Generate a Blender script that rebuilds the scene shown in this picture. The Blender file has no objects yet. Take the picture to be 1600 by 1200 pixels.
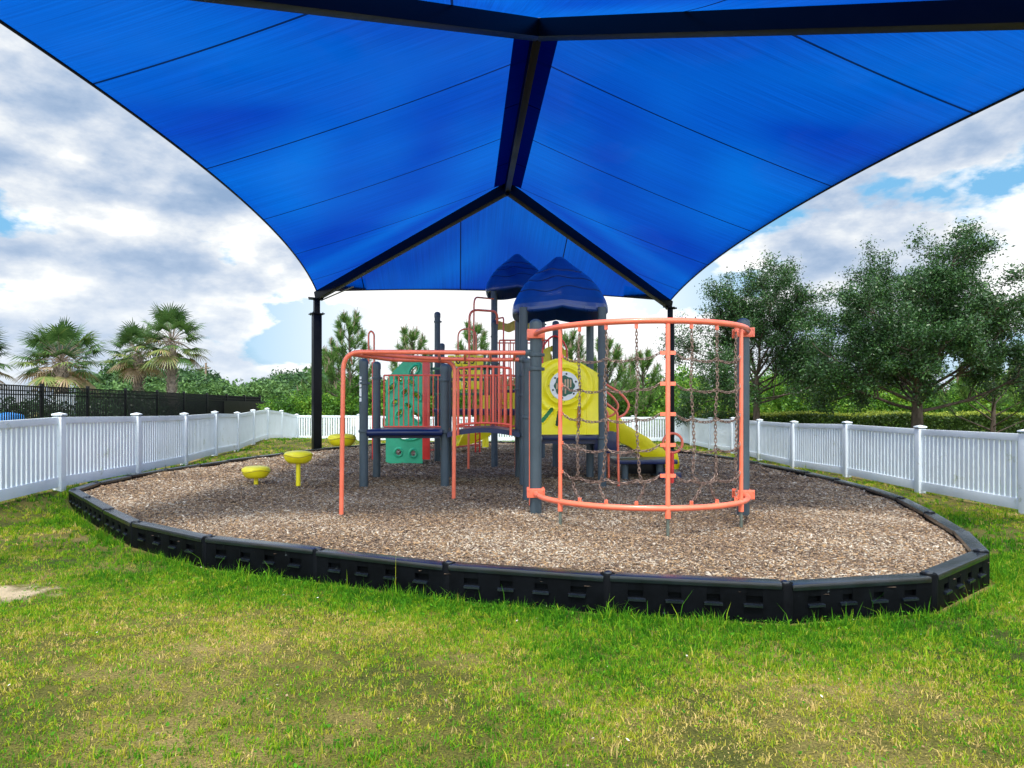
import bpy, bmesh, math, random
import numpy as np
from mathutils import Vector, Matrix, noise
random.seed(7); rng = np.random.default_rng(11)
sc = bpy.context.scene
COL = sc.collection
R = math.radians
# ------------------------------------------------------------------ camera, sky, sun, exposure
F = 1063.0; EYE = 1.4
cd = bpy.data.cameras.new('camera'); cam = bpy.data.objects.new('camera', cd); COL.objects.link(cam)
cam.location = (0, 0, EYE); cam.rotation_euler = (R(90), 0, 0)
cd.sensor_width = 36; cd.lens = F/1600*36; cd.shift_y = 0.025   # upright verticals, horizon a little below the middle
cd.clip_start = 0.05; cd.clip_end = 4000
sc.camera = cam
SUN_EL, SUN_AZ = 66, 188          # azimuth: degrees clockwise from +Y, the sun stands behind the camera
w = bpy.data.worlds.new('World'); sc.world = w; w.use_nodes = True
N, L = w.node_tree.nodes, w.node_tree.links
N.clear()
def wn(t, **k):
    n = N.new(t)
    for a, b in k.items(): setattr(n, a, b)
    return n
def wmath(op, a, b=None, c=None):
    n = wn('ShaderNodeMath', operation=op)
    for i, v in enumerate((a, b, c)):
        if v is None: continue
        if isinstance(v, (int, float)): n.inputs[i].default_value = v
        else: L.new(v, n.inputs[i])
    return n.outputs[0]
sky = wn('ShaderNodeTexSky', sky_type='NISHITA'); sky.sun_disc = False
sky.sun_elevation = R(SUN_EL); sky.sun_rotation = R(SUN_AZ); sky.air_density = 1.2; sky.dust_density = 0.8; sky.ozone_density = 2.0
tc = wn('ShaderNodeTexCoord'); sep = wn('ShaderNodeSeparateXYZ'); L.new(tc.outputs['Generated'], sep.inputs[0])
zz = wmath('MAXIMUM', sep.outputs[2], 0.0); zd = wmath('ADD', zz, 0.16)
cmb = wn('ShaderNodeCombineXYZ')
L.new(wmath('DIVIDE', sep.outputs[0], zd), cmb.inputs[0]); L.new(wmath('DIVIDE', sep.outputs[1], zd), cmb.inputs[1])
def wnoise(scale, detail, rough, off, dist=0.0):
    mp = wn('ShaderNodeMapping'); mp.inputs['Location'].default_value = off; L.new(cmb.outputs[0], mp.inputs[0])
    n = wn('ShaderNodeTexNoise'); n.inputs['Scale'].default_value = scale; n.inputs['Detail'].default_value = detail
    n.inputs['Roughness'].default_value = rough; n.inputs['Distortion'].default_value = dist; L.new(mp.outputs[0], n.inputs['Vector'])
    return n.outputs['Fac']
def wramp(v, stops):
    r = wn('ShaderNodeValToRGB'); L.new(v, r.inputs[0]); e = r.color_ramp.elements
    while len(e) < len(stops): e.new(0.5)
    for i, (p, c) in enumerate(stops): e[i].position = p; e[i].color = tuple(c)+(1,)
    return r.outputs[0]
def wmix(f, a, b, mode='MIX'):
    m = wn('ShaderNodeMix', data_type='RGBA', blend_type=mode)
    if isinstance(f, (int, float)): m.inputs[0].default_value = f
    else: L.new(f, m.inputs[0])
    for i, v in ((6, a), (7, b)):
        if isinstance(v, tuple): m.inputs[i].default_value = v+(1,)
        else: L.new(v, m.inputs[i])
    return m.outputs[2]
def dnoise(scale, detail, rough, off, dist=0.0):
    mp = wn('ShaderNodeMapping'); mp.inputs['Location'].default_value = off; mp.inputs['Scale'].default_value = (1, 1, 2.1); L.new(tc.outputs['Generated'], mp.inputs[0])
    n = wn('ShaderNodeTexNoise'); n.inputs['Scale'].default_value = scale; n.inputs['Detail'].default_value = detail
    n.inputs['Roughness'].default_value = rough; n.inputs['Distortion'].default_value = dist; L.new(mp.outputs[0], n.inputs['Vector'])
    return n.outputs['Fac']
cn = dnoise(3.0, 14, 0.56, (2.15, 0.6, 0.4), 0.0)
cover = wramp(cn, [(0.405, (0,0,0)), (0.445, (1,1,1))])
bank = wn('ShaderNodeVectorMath', operation='DISTANCE'); L.new(tc.outputs['Generated'], bank.inputs[0]); bank.inputs[1].default_value = (-0.02, 0.98, 0.10)
bankf = wramp(bank.outputs['Value'], [(0.12, (1,1,1)), (0.42, (0,0,0))])
sn = wmath('ADD', wmath('ADD', wmath('MULTIPLY', wmath('SUBTRACT', cn, 0.43), -0.95), 0.62), wmath('ADD', wmath('MULTIPLY', wmath('SUBTRACT', dnoise(5.5, 14, 0.58, (5.3, 1.4, 2.2), 0.0), 0.5), 1.0), wmath('MULTIPLY', bankf, 0.36)))
shade = wramp(sn, [(0.36, (2.2,3.2,4.8)), (0.46, (3.3,4.2,5.6)), (0.545, (4.9,5.5,6.4)), (0.62, (6.6,6.9,7.2)), (0.70, (9.2,9.2,9.2))])
horizon = wramp(zz, [(0.0, (1,1,1)), (0.22, (0,0,0))])
cloudcol = wmix(wmath('MULTIPLY', horizon, 0.35), shade, (7.2, 7.9, 8.6))
skyc = wmix(0.75, sky.outputs[0], (1.5, 4.3, 7.0))
final = wmix(wmath('MAXIMUM', cover, wmath('MAXIMUM', wmath('MULTIPLY', wramp(zz, [(0.0, (1,1,1)), (0.14, (0,0,0))]), 0.6), bankf)), skyc, cloudcol)
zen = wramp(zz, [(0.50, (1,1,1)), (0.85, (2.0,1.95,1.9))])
south_fill = wramp(wmath('MULTIPLY', sep.outputs[1], -1.0), [(0.0, (1,1,1)), (0.45, (2.9,2.75,2.5))])   # unseen sky behind the camera brightened, an added front fill
zen = wmix(1.0, zen, south_fill, 'MULTIPLY')
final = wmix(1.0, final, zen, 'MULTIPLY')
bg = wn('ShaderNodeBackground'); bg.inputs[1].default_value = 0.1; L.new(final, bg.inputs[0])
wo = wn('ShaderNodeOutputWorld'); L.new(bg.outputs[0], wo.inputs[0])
sd = bpy.data.lights.new('sun', 'SUN'); sd.energy = 3.2; sd.angle = R(9); sd.color = (1.0, 0.95, 0.86)
so = bpy.data.objects.new('sun', sd); COL.objects.link(so)
az, el = R(SUN_AZ), R(SUN_EL)
sdir = Vector((math.sin(az)*math.cos(el), math.cos(az)*math.cos(el), math.sin(el)))
so.rotation_euler = sdir.to_track_quat('Z', 'Y').to_euler(); so.location = (0, -5, 20)
vs = sc.view_settings; vs.view_transform = 'Standard'; vs.look = 'None'; vs.exposure = 0.44; vs.gamma = 1.0; vs.use_curve_mapping = False
sc.cycles.max_bounces = 8; sc.cycles.transparent_max_bounces = 12
# ------------------------------------------------------------------ helpers
def P(px, py, d): return Vector(((px-800)*d/F, d, EYE+(640-py)*d/F))
def origin(o):
    v = Vector((0,0,0))
    while o: v += o.location; o = o.parent
    return v
def tag(o, label=None, cat=None, group=None, kind=None):
    if label: o['label'] = label
    if cat: o['category'] = cat
    if group: o['group'] = group
    if kind: o['kind'] = kind
    return o
def thing(name, label, cat, loc=(0,0,0), group=None):
    o = bpy.data.objects.new(name, None); COL.objects.link(o); o.location = loc; o.empty_display_size = 0.2
    return tag(o, label, cat, group)
class MB:
    def __init__(s): s.v = []; s.f = []
    def add(s, vs, fs):
        b = len(s.v); s.v += [Vector(x) for x in vs]; s.f += [tuple(i+b for i in f) for f in fs]
    def box(s, c, size, rot=None, bev=0.0):
        hx, hy, hz = [q/2 for q in size]; c = Vector(c)
        if bev > 0:
            bm = bmesh.new(); bmesh.ops.create_cube(bm, size=1)
            for v in bm.verts: v.co = Vector((v.co.x*size[0], v.co.y*size[1], v.co.z*size[2]))
            bmesh.ops.bevel(bm, geom=bm.edges[:], offset=bev, segments=2, affect='EDGES', profile=0.7)
            bm.verts.index_update(); vs = [v.co.copy() for v in bm.verts]; fs = [[v.index for v in f.verts] for f in bm.faces]; bm.free()
        else:
            vs = [Vector((x,y,z)) for x in (-hx,hx) for y in (-hy,hy) for z in (-hz,hz)]
            fs = [(0,1,3,2),(4,6,7,5),(0,4,5,1),(2,3,7,6),(0,2,6,4),(1,5,7,3)]
        if rot is not None: vs = [rot @ v for v in vs]
        s.add([v+c for v in vs], fs); return s
    def beam(s, a, b, w, h, up=(0,0,1), bev=0.0):
        a, b = Vector(a), Vector(b); d = b-a; y = d.normalized(); x = y.cross(Vector(up)).normalized(); z = x.cross(y)
        M = Matrix((x, y, z)).transposed()
        s.box((a+b)/2, (w, d.length, h), M, bev); return s
    def tube(s, pts, r, n=10, closed=False, caps=True):
        pts = [Vector(p) for p in pts]; m = len(pts); rr = r if isinstance(r, (list, tuple)) else [r]*m
        prev = None; rings = []
        for i, p in enumerate(pts):
            if closed: t = pts[(i+1) % m]-pts[i-1]
            elif i == 0: t = pts[1]-p
            elif i == m-1: t = p-pts[i-1]
            else: t = (pts[i+1]-p).normalized()+(p-pts[i-1]).normalized()
            if t.length < 1e-9: t = Vector((0,0,1))
            t.normalize()
            if prev is None:
                u = t.cross(Vector((0,0,1)));
                if u.length < 0.05: u = t.cross(Vector((1,0,0)))
                u.normalize()
            else:
                u = prev-t*prev.dot(t)
                if u.length < 1e-6: u = t.cross(Vector((1,0,0)))
                u.normalize()
            prev = u; v = t.cross(u)
            rings.append([p+(u*math.cos(2*math.pi*k/n)+v*math.sin(2*math.pi*k/n))*rr[i] for k in range(n)])
        vs = [q for rg in rings for q in rg]; fs = []
        for i in range(m if closed else m-1):
            j = (i+1) % m
            for k in range(n): fs.append((i*n+k, j*n+k, j*n+(k+1) % n, i*n+(k+1) % n))
        if caps and not closed: fs += [tuple(range(n)), tuple((m-1)*n+k for k in reversed(range(n)))]
        s.add(vs, fs); return s
    def cyl(s, a, b, r, n=14): return s.tube([a, b], r, n)
    def lathe(s, c, prof, n=24):
        c = Vector(c); vs = []; fs = []
        for r, z in prof:
            for k in range(n):
                a = 2*math.pi*k/n; vs.append(c+Vector((r*math.cos(a), r*math.sin(a), z)))
        m = len(prof)
        for i in range(m-1):
            for k in range(n): fs.append((i*n+k, i*n+(k+1) % n, (i+1)*n+(k+1) % n, (i+1)*n+k))
        fs += [tuple(reversed(range(n))), tuple((m-1)*n+k for k in range(n))]
        s.add(vs, fs); return s
    def build(s, name, mat, parent=None, smooth=True, ang=40):
        o0 = origin(parent) if parent else Vector((0,0,0))
        me = bpy.data.meshes.new(name); me.from_pydata([v-o0 for v in s.v], [], s.f)
        bm = bmesh.new(); bm.from_mesh(me); bmesh.ops.recalc_face_normals(bm, faces=bm.faces[:]); bm.to_mesh(me); bm.free()
        me.materials.append(mat)
        if smooth:
            me.polygons.foreach_set('use_smooth', [True]*len(me.polygons)); me.set_sharp_from_angle(angle=R(ang))
        o = bpy.data.objects.new(name, me); COL.objects.link(o)
        if parent: o.parent = parent
        return o
def fillet(pts, r, n=6):
    pts = [Vector(p) for p in pts]; out = [pts[0]]
    for i in range(1, len(pts)-1):
        a, b, c = pts[i-1], pts[i], pts[i+1]
        u = (a-b); v = (c-b); q = min(r, u.length*0.48, v.length*0.48)
        p0 = b+u.normalized()*q; p1 = b+v.normalized()*q
        for k in range(n+1):
            t = k/n; out.append(p0*(1-t)**2+b*2*t*(1-t)+p1*t*t)
    out.append(pts[-1]); return out
def np_mesh(name, verts, faces, mat, parent=None, attrs=None, smooth=False):
    """verts (n,3) array, faces (m,k) array of equal-size polygons"""
    me = bpy.data.meshes.new(name); nv = len(verts); nf, k = faces.shape
    o0 = np.array(origin(parent) if parent else (0,0,0))
    me.vertices.add(nv); me.vertices.foreach_set('co', (verts-o0).astype(np.float32).ravel())
    me.loops.add(nf*k); me.loops.foreach_set('vertex_index', faces.astype(np.int32).ravel())
    me.polygons.add(nf); me.polygons.foreach_set('loop_start', (np.arange(nf)*k).astype(np.int32))
    me.update(calc_edges=True)
    if smooth: me.polygons.foreach_set('use_smooth', [True]*nf)
    for an, av in (attrs or {}).items():
        at = me.attributes.new(an, 'FLOAT', 'POINT'); at.data.foreach_set('value', av.astype(np.float32))
    me.materials.append(mat); me.validate()
    o = bpy.data.objects.new(name, me); COL.objects.link(o)
    if parent: o.parent = parent
    return o
# ------------------------------------------------------------------ materials
def material(name, col, rough=0.5, var=0.12, scale=4.0, bump=0.0, bscale=60.0, metal=0.0, spec=0.5, col2=None, coat=0.0, stretch=None, dirt=None, sheen=None):
    m = bpy.data.materials.new(name); m.use_nodes = True; nt = m.node_tree; n, l = nt.nodes, nt.links
    b = n['Principled BSDF']; b.inputs['Roughness'].default_value = rough; b.inputs['Metallic'].default_value = metal
    b.inputs['Specular IOR Level'].default_value = spec; b.inputs['Coat Weight'].default_value = coat
    t = n.new('ShaderNodeTexCoord'); mp = n.new('ShaderNodeMapping'); l.new(t.outputs['Object'], mp.inputs[0])
    if stretch: mp.inputs['Scale'].default_value = stretch
    nz = n.new('ShaderNodeTexNoise'); nz.inputs['Scale'].default_value = scale; nz.inputs['Detail'].default_value = 6; nz.inputs['Roughness'].default_value = 0.65
    l.new(mp.outputs[0], nz.inputs['Vector'])
    cr = n.new('ShaderNodeValToRGB'); l.new(nz.outputs['Fac'], cr.inputs[0])
    c2 = col2 or tuple(min(1, c*(1+var*2.2)) for c in col); c1 = tuple(c*(1-var*1.6) for c in col)
    cr.color_ramp.elements[0].position = 0.3; cr.color_ramp.elements[1].position = 0.72
    cr.color_ramp.elements[0].color = c1+(1,); cr.color_ramp.elements[1].color = c2+(1,)
    out = cr.outputs[0]
    if dirt:   # (colour, noise scale, threshold): scattered stains
        nd = n.new('ShaderNodeTexNoise'); nd.inputs['Scale'].default_value = dirt[1]; nd.inputs['Detail'].default_value = 8; nd.inputs['Roughness'].default_value = 0.75
        l.new(t.outputs['Object'], nd.inputs['Vector'])
        rd = n.new('ShaderNodeValToRGB'); l.new(nd.outputs['Fac'], rd.inputs[0]); rd.color_ramp.elements[0].position = dirt[2]; rd.color_ramp.elements[1].position = dirt[2]+0.09
        mx = n.new('ShaderNodeMix'); mx.data_type = 'RGBA'; l.new(rd.outputs[0], mx.inputs[0]); l.new(out, mx.inputs[6]); mx.inputs[7].default_value = dirt[0]+(1,)
        out = mx.outputs[2]
    l.new(out, b.inputs['Base Color'])
    mr = n.new('ShaderNodeMapRange'); l.new(nz.outputs['Fac'], mr.inputs[0]); mr.inputs[3].default_value = max(0.05, rough-0.12); mr.inputs[4].default_value = min(1, rough+0.12)
    l.new(mr.outputs[0], b.inputs['Roughness'])
    if bump:
        nb = n.new('ShaderNodeTexNoise'); nb.inputs['Scale'].default_value = bscale; nb.inputs['Detail'].default_value = 4; l.new(mp.outputs[0], nb.inputs['Vector'])
        bp = n.new('ShaderNodeBump'); bp.inputs['Strength'].default_value = bump; bp.inputs['Distance'].default_value = 0.01
        l.new(nb.outputs['Fac'], bp.inputs['Height']); l.new(bp.outputs[0], b.inputs['Normal'])
    return m
def leafmat(name, stops, rough=0.5, transl=0.35, spec=0.3):
    m = bpy.data.materials.new(name); m.use_nodes = True; nt = m.node_tree; n, l = nt.nodes, nt.links; n.clear()
    a = n.new('ShaderNodeAttribute'); a.attribute_name = 'rnd'
    cr = n.new('ShaderNodeValToRGB'); l.new(a.outputs['Fac'], cr.inputs[0]); e = cr.color_ramp.elements
    while len(e) < len(stops): e.new(0.5)
    for i, (p, c) in enumerate(stops): e[i].position = p; e[i].color = c+(1,)
    b = n.new('ShaderNodeBsdfPrincipled'); b.inputs['Roughness'].default_value = rough; b.inputs['Specular IOR Level'].default_value = spec; l.new(cr.outputs[0], b.inputs['Base Color'])
    o = n.new('ShaderNodeOutputMaterial')
    if transl:
        tr = n.new('ShaderNodeBsdfTranslucent'); hs = n.new('ShaderNodeHueSaturation'); hs.inputs['Value'].default_value = 1.3; hs.inputs['Hue'].default_value = 0.485
        l.new(cr.outputs[0], hs.inputs['Color']); l.new(hs.outputs[0], tr.inputs[0])
        mx = n.new('ShaderNodeMixShader'); mx.inputs[0].default_value = transl; l.new(b.outputs[0], mx.inputs[1]); l.new(tr.outputs[0], mx.inputs[2]); l.new(mx.outputs[0], o.inputs[0])
    else: l.new(b.outputs[0], o.inputs[0])
    return m
M = dict(
 post=material('post_grey', (0.055,0.080,0.100), 0.38, 0.10, 3, 0.10, 400, spec=0.4, dirt=((0.12,0.13,0.13), 9, 0.70)),
 navy=material('navy_plastic', (0.004,0.014,0.075), 0.34, 0.15, 3, 0.05, 200, coat=0.15),
 roof=material('roof_blue', (0.005,0.045,0.23), 0.30, 0.12, 2, 0.08, 150, coat=0.2),
 coral=material('coral_paint', (0.93,0.175,0.095), 0.30, 0.10, 4, 0.03, 200, coat=0.25, dirt=((0.55,0.16,0.10), 14, 0.72)),
 rail=material('rail_paint', (0.90,0.115,0.065), 0.32, 0.10, 4, coat=0.15),
 red=material('red_paint', (0.75,0.045,0.035), 0.32, 0.10, 4, coat=0.2),
 rust_chain=material('chain_rust', (0.075,0.032,0.024), 0.45, 0.3, 24, metal=0.3, col2=(0.36,0.25,0.20)),
 yellow=material('yellow_plastic', (0.93,0.78,0.012), 0.36, 0.05, 3, 0.06, 120, coat=0.1),
 orange=material('orange_plastic', (0.85,0.33,0.02), 0.4, 0.06, 3),
 olive=material('olive_plastic', (0.45,0.33,0.03), 0.45, 0.1, 3),
 green=material('green_plastic', (0.045,0.50,0.25), 0.40, 0.10, 3, 0.08, 100),
 dgreen=material('dark_green_plastic', (0.012,0.10,0.06), 0.4, 0.1, 3),
 white=material('white_vinyl', (0.74,0.80,0.84), 0.42, 0.04, 2, dirt=((0.50,0.55,0.45), 2.6, 0.60)),
 black=material('black_steel', (0.003,0.0035,0.005), 0.36, 0.2, 3, 0.04, 200, spec=0.22),
 timber=material('black_border_plastic', (0.0022,0.0028,0.004), 0.5, 0.3, 5, 0.25, 220, spec=0.05, dirt=((0.15,0.18,0.19), 6, 0.655)),
 timber_top=material('black_border_cap_highlight', (0.006,0.009,0.015), 0.20, 0.3, 5, 0.12, 160, spec=0.8, dirt=((0.13,0.14,0.14), 6, 0.72)),  # same plastic as the body, sky highlight put into a bluer, glossier colour
 groove_shade=material('roof_groove_shade', (0.003,0.014,0.075), 0.5, 0.1, 4),
 steel=material('galvanised', (0.30,0.31,0.32), 0.4, 0.15, 20, metal=0.7),
 stub=material('stub_metal', (0.10,0.12,0.10), 0.5, 0.2, 12),
 label=material('label_white', (0.78,0.80,0.80), 0.5, 0.04, 20),
 ink=material('black_ink', (0.01,0.01,0.01), 0.5, 0.1, 20),
 tan=material('tan_print', (0.50,0.34,0.22), 0.5, 0.2, 20),
 bark=material('bark', (0.09,0.07,0.055), 0.9, 0.4, 9, 0.8, 30, spec=0.2, stretch=(1,1,0.3)),
 palmbark=material('palm_bark', (0.27,0.22,0.18), 0.9, 0.3, 9, 0.8, 40, spec=0.2),
 bench=material('bench_tan', (0.52,0.43,0.33), 0.6, 0.1, 8),
 wood=material('pole_wood', (0.22,0.16,0.11), 0.85, 0.2, 6, 0.3, 40),
 blue=material('blue_tarp', (0.02,0.22,0.62), 0.5, 0.15, 6),
)
MULCHCOL = [(0.0,(0.030,0.020,0.015)),(0.26,(0.11,0.073,0.052)),(0.48,(0.23,0.155,0.105)),(0.62,(0.38,0.235,0.11)),(0.80,(0.42,0.36,0.29)),(1.0,(0.66,0.58,0.46))]
M['chips'] = leafmat('mulch_chips', MULCHCOL, 0.75, 0.0, 0.3)
M['blade'] = leafmat('grass_blades', [(0.0,(0.020,0.11,0.005)),(0.35,(0.085,0.27,0.010)),(0.6,(0.25,0.38,0.014)),(0.8,(0.42,0.38,0.04)),(1.0,(0.62,0.47,0.18))], 0.75, 0.35, 0.12)
M['oak'] = leafmat('oak_leaves', [(0.0,(0.008,0.026,0.007)),(0.5,(0.030,0.095,0.022)),(1.0,(0.14,0.27,0.07))], 0.38, 0.22, 0.5)
M['pine'] = leafmat('pine_needles', [(0.0,(0.02,0.07,0.015)),(0.6,(0.085,0.21,0.04)),(1.0,(0.24,0.36,0.08))], 0.5, 0.3)
M['candle'] = material('pine_candle', (0.20,0.15,0.11), 0.8, 0.2, 9)
M['palm'] = leafmat('palm_fronds', [(0.0,(0.020,0.055,0.020)),(0.55,(0.07,0.15,0.035)),(0.78,(0.22,0.26,0.07)),(0.86,(0.34,0.24,0.13)),(1.0,(0.42,0.31,0.21))], 0.42, 0.25, 0.4)
M['scrub'] = leafmat('scrub_leaves', [(0.0,(0.015,0.05,0.010)),(0.4,(0.06,0.17,0.02)),(0.75,(0.16,0.33,0.03)),(1.0,(0.34,0.44,0.06))], 0.5, 0.35)
M['wood_leaf'] = leafmat('far_leaves', [(0.0,(0.018,0.05,0.022)),(0.5,(0.045,0.11,0.035)),(1.0,(0.12,0.23,0.06))], 0.55, 0.2)
M['hedge'] = leafmat('hedge_leaves', [(0.0,(0.020,0.045,0.012)),(0.5,(0.06,0.12,0.02)),(1.0,(0.36,0.42,0.05))], 0.5, 0.3)
# cloth: knitted shade fabric, light comes through it
def clothmat(name, col, transl, thin):
    m = bpy.data.materials.new(name); m.use_nodes = True; nt = m.node_tree; n, l = nt.nodes, nt.links; n.clear()
    uv = n.new('ShaderNodeAttribute'); uv.attribute_name = 'along'; uw = n.new('ShaderNodeAttribute'); uw.attribute_name = 'across'
    cb = n.new('ShaderNodeCombineXYZ'); l.new(uv.outputs['Fac'], cb.inputs[0]); l.new(uw.outputs['Fac'], cb.inputs[1])
    def nz(sx, sy, det, sc_=1.0):
        mp = n.new('ShaderNodeMapping'); mp.inputs['Scale'].default_value = (sx, sy, 1); l.new(cb.outputs[0], mp.inputs[0])
        q = n.new('ShaderNodeTexNoise'); q.inputs['Scale'].default_value = sc_; q.inputs['Detail'].default_value = det; l.new(mp.outputs[0], q.inputs['Vector']); return q.outputs['Fac']
    def mth(op, a, b=None):
        q = n.new('ShaderNodeMath'); q.operation = op
        for i, v in enumerate((a, b)):
            if v is None: continue
            if isinstance(v, (int, float)): q.inputs[i].default_value = v
            else: l.new(v, q.inputs[i])
        return q.outputs[0]
    streak = mth('ADD', mth('MULTIPLY', nz(60, 0.5, 3), 0.40), mth('MULTIPLY', nz(14, 0.22, 3), 0.12))
    mr = n.new('ShaderNodeMapRange'); l.new(streak, mr.inputs[0]); mr.inputs[1].default_value = 0.16; mr.inputs[2].default_value = 0.36; mr.inputs[3].default_value = 0.80; mr.inputs[4].default_value = 1.18
    pat = n.new('ShaderNodeMapRange'); l.new(nz(0.24, 0.34, 1.5), pat.inputs[0]); pat.inputs[1].default_value = 0.30; pat.inputs[2].default_value = 0.72
    cm = n.new('ShaderNodeMix'); cm.data_type = 'RGBA'; l.new(pat.outputs[0], cm.inputs[0]); cm.inputs[6].default_value = (col[0]*0.5, col[1]*0.62, col[2]*0.90, 1); cm.inputs[7].default_value = (col[0], col[1]*2.0, col[2]*1.35, 1)
    fr = mth('ABSOLUTE', mth('SUBTRACT', mth('FRACT', mth('DIVIDE', uv.outputs['Fac'], 2.95)), 0.5))
    seam = mth('LESS_THAN', fr, 0.006)
    dens = mth('MULTIPLY', mr.outputs[0], mth('SUBTRACT', 1.0, mth('MULTIPLY', seam, 0.85)))
    vc = n.new('ShaderNodeVectorMath'); vc.operation = 'SCALE'; l.new(cm.outputs[2], vc.inputs[0]); l.new(dens, vc.inputs['Scale'])
    tr = n.new('ShaderNodeBsdfTranslucent'); l.new(vc.outputs[0], tr.inputs[0])
    df = n.new('ShaderNodeBsdfDiffuse'); l.new(vc.outputs[0], df.inputs[0])
    mx = n.new('ShaderNodeMixShader'); mx.inputs[0].default_value = transl; l.new(df.outputs[0], mx.inputs[1]); l.new(tr.outputs[0], mx.inputs[2])
    tp = n.new('ShaderNodeBsdfTransparent'); tp.inputs[0].default_value = (0.75, 0.85, 1.0, 1)
    m2 = n.new('ShaderNodeMixShader'); m2.inputs[0].default_value = thin; l.new(mx.outputs[0], m2.inputs[1]); l.new(tp.outputs[0], m2.inputs[2])
    o = n.new('ShaderNodeOutputMaterial'); l.new(m2.outputs[0], o.inputs[0]); return m
M['cloth'] = clothmat('shade_cloth_blue', (0.0005, 0.040, 0.265), 0.70, 0.006)
M['flap'] = clothmat('shade_cloth_double', (0.001, 0.014, 0.17), 0.36, 0.0)
# ------------------------------------------------------------------ mulch outline (inner line of the border), ground shape
OUT = [(-6.25,9.75),(-5.48,8.85),(-4.62,7.85),(-3.8,6.95),(-2.7,6.12),(-1.57,5.61),(-.46,5.09),(.67,4.75),(1.80,4.53),(2.88,4.76),(3.74,5.48),(4.20,6.42),(4.62,7.58),(5.0,8.8),
       (5.22,10.0),(5.32,11.2),(5.36,12.4),(5.35,13.6),(5.3,14.8),(5.22,16.0),(5.06,17.2),(4.85,18.4),(4.5,19.6),(4.05,20.75),(3.5,21.85),(2.8,22.85),(1.9,23.65),(.8,24.1),(-.4,24.25),(-1.6,24.2),(-2.75,23.9),
       (-3.8,23.3),(-4.65,22.45),(-5.2,21.35),(-5.55,20.2),(-5.8,19.0),(-6.0,17.8),(-6.2,16.6),(-6.4,15.4),(-6.52,14.2),(-6.6,13.0),(-6.62,11.8),(-6.5,10.7)]
poly = np.array(OUT)
def inside(x, y, pg=poly):
    x = np.asarray(x, float); y = np.asarray(y, float); c = np.zeros(x.shape, bool); n = len(pg)
    for i in range(n):
        x1, y1 = pg[i]; x2, y2 = pg[(i+1) % n]
        k = ((y1 > y) != (y2 > y)) & (x < (x2-x1)*(y-y1)/(y2-y1+1e-12)+x1); c ^= k
    return c
def dist_poly(x, y, pg=poly):
    best = np.full(np.shape(x), 1e9)
    for i in range(len(pg)):
        a = pg[i]; b = pg[(i+1) % len(pg)]; ab = b-a; t = np.clip(((x-a[0])*ab[0]+(y-a[1])*ab[1])/(ab@ab), 0, 1)
        best = np.minimum(best, np.hypot(x-a[0]-t*ab[0], y-a[1]-t*ab[1]))
    return best
def ss(a, b, x): t = np.clip((np.asarray(x, float)-a)/(b-a), 0, 1); return t*t*(3-2*t)
def gz(x, y):
    x = np.asarray(x, float); y = np.asarray(y, float)
    g = 0.20*(1-ss(-6.75, -6.0, x))*ss(3.5, 7.5, y)*(1-0.7*ss(24, 30, y))
    g = g+0.12*ss(20, 24, y)*(1-ss(26, 30, y))*(1-ss(3, 6, x))
    g = g+0.02*np.sin(x*1.1+0.5)*np.cos(y*0.9)*ss(3, 7, y)
    return g
MZ = 0.20
def gridmesh(x0, x1, y0, y1, step):
    xs = np.arange(x0, x1+step/2, step); ys = np.arange(y0, y1+step/2, step); return xs, ys
# one sheet: fine near the playground, widening to the horizon
xs = np.concatenate([[-3000,-1200,-500,-220,-110,-60,-40,-28,-22,-18,-15,-12.5,-10.5], np.arange(-9, 9.01, 0.25), [10.5,12.5,15,18,22,28,40,60,110,220,500,1200,3000]])
ys = np.concatenate([[-300,-80,-30,-12,-6,-3], np.arange(-1.5, 32.01, 0.25), [34,37,41,46,54,66,85,120,200,400,900,3000]])
X, Y = np.meshgrid(xs, ys, indexing='ij'); Z = gz(X, Y); ins = inside(X, Y); Z = np.where(ins, np.minimum(Z, 0.0), Z)
ni, nj = X.shape; idx = np.arange(ni*nj).reshape(ni, nj)
fc = np.stack([idx[:-1,:-1], idx[1:,:-1], idx[1:,1:], idx[:-1,1:]], -1).reshape(-1, 4)
gm = bpy.data.materials.new('lawn_soil'); gm.use_nodes = True
n, l = gm.node_tree.nodes, gm.node_tree.links; b = n['Principled BSDF']; b.inputs['Roughness'].default_value = 0.9; b.inputs['Specular IOR Level'].default_value = 0.15
t = n.new('ShaderNodeTexCoord')
def gno(scale, det, rgh=0.6):
    q = n.new('ShaderNodeTexNoise'); q.inputs['Scale'].default_value = scale; q.inputs['Detail'].default_value = det; q.inputs['Roughness'].default_value = rgh; l.new(t.outputs['Object'], q.inputs['Vector']); return q.outputs['Fac']
def grp(v, st):
    q = n.new('ShaderNodeValToRGB'); l.new(v, q.inputs[0]); e = q.color_ramp.elements
    while len(e) < len(st): e.new(0.5)
    for i, (p_, c_) in enumerate(st): e[i].position = p_; e[i].color = c_+(1,)
    return q.outputs[0]
big = grp(gno(0.9, 5), [(0.36,(0.05,0.07,0.015)),(0.5,(0.13,0.125,0.03)),(0.66,(0.28,0.22,0.09))])
fine = grp(gno(75, 6, 0.8), [(0.38,(0.25,0.25,0.22)),(0.62,(1.35,1.3,1.15))])
mm = n.new('ShaderNodeMix'); mm.data_type = 'RGBA'; mm.blend_type = 'MULTIPLY'; mm.inputs[0].default_value = 1; l.new(big, mm.inputs[6]); l.new(fine, mm.inputs[7])
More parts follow.
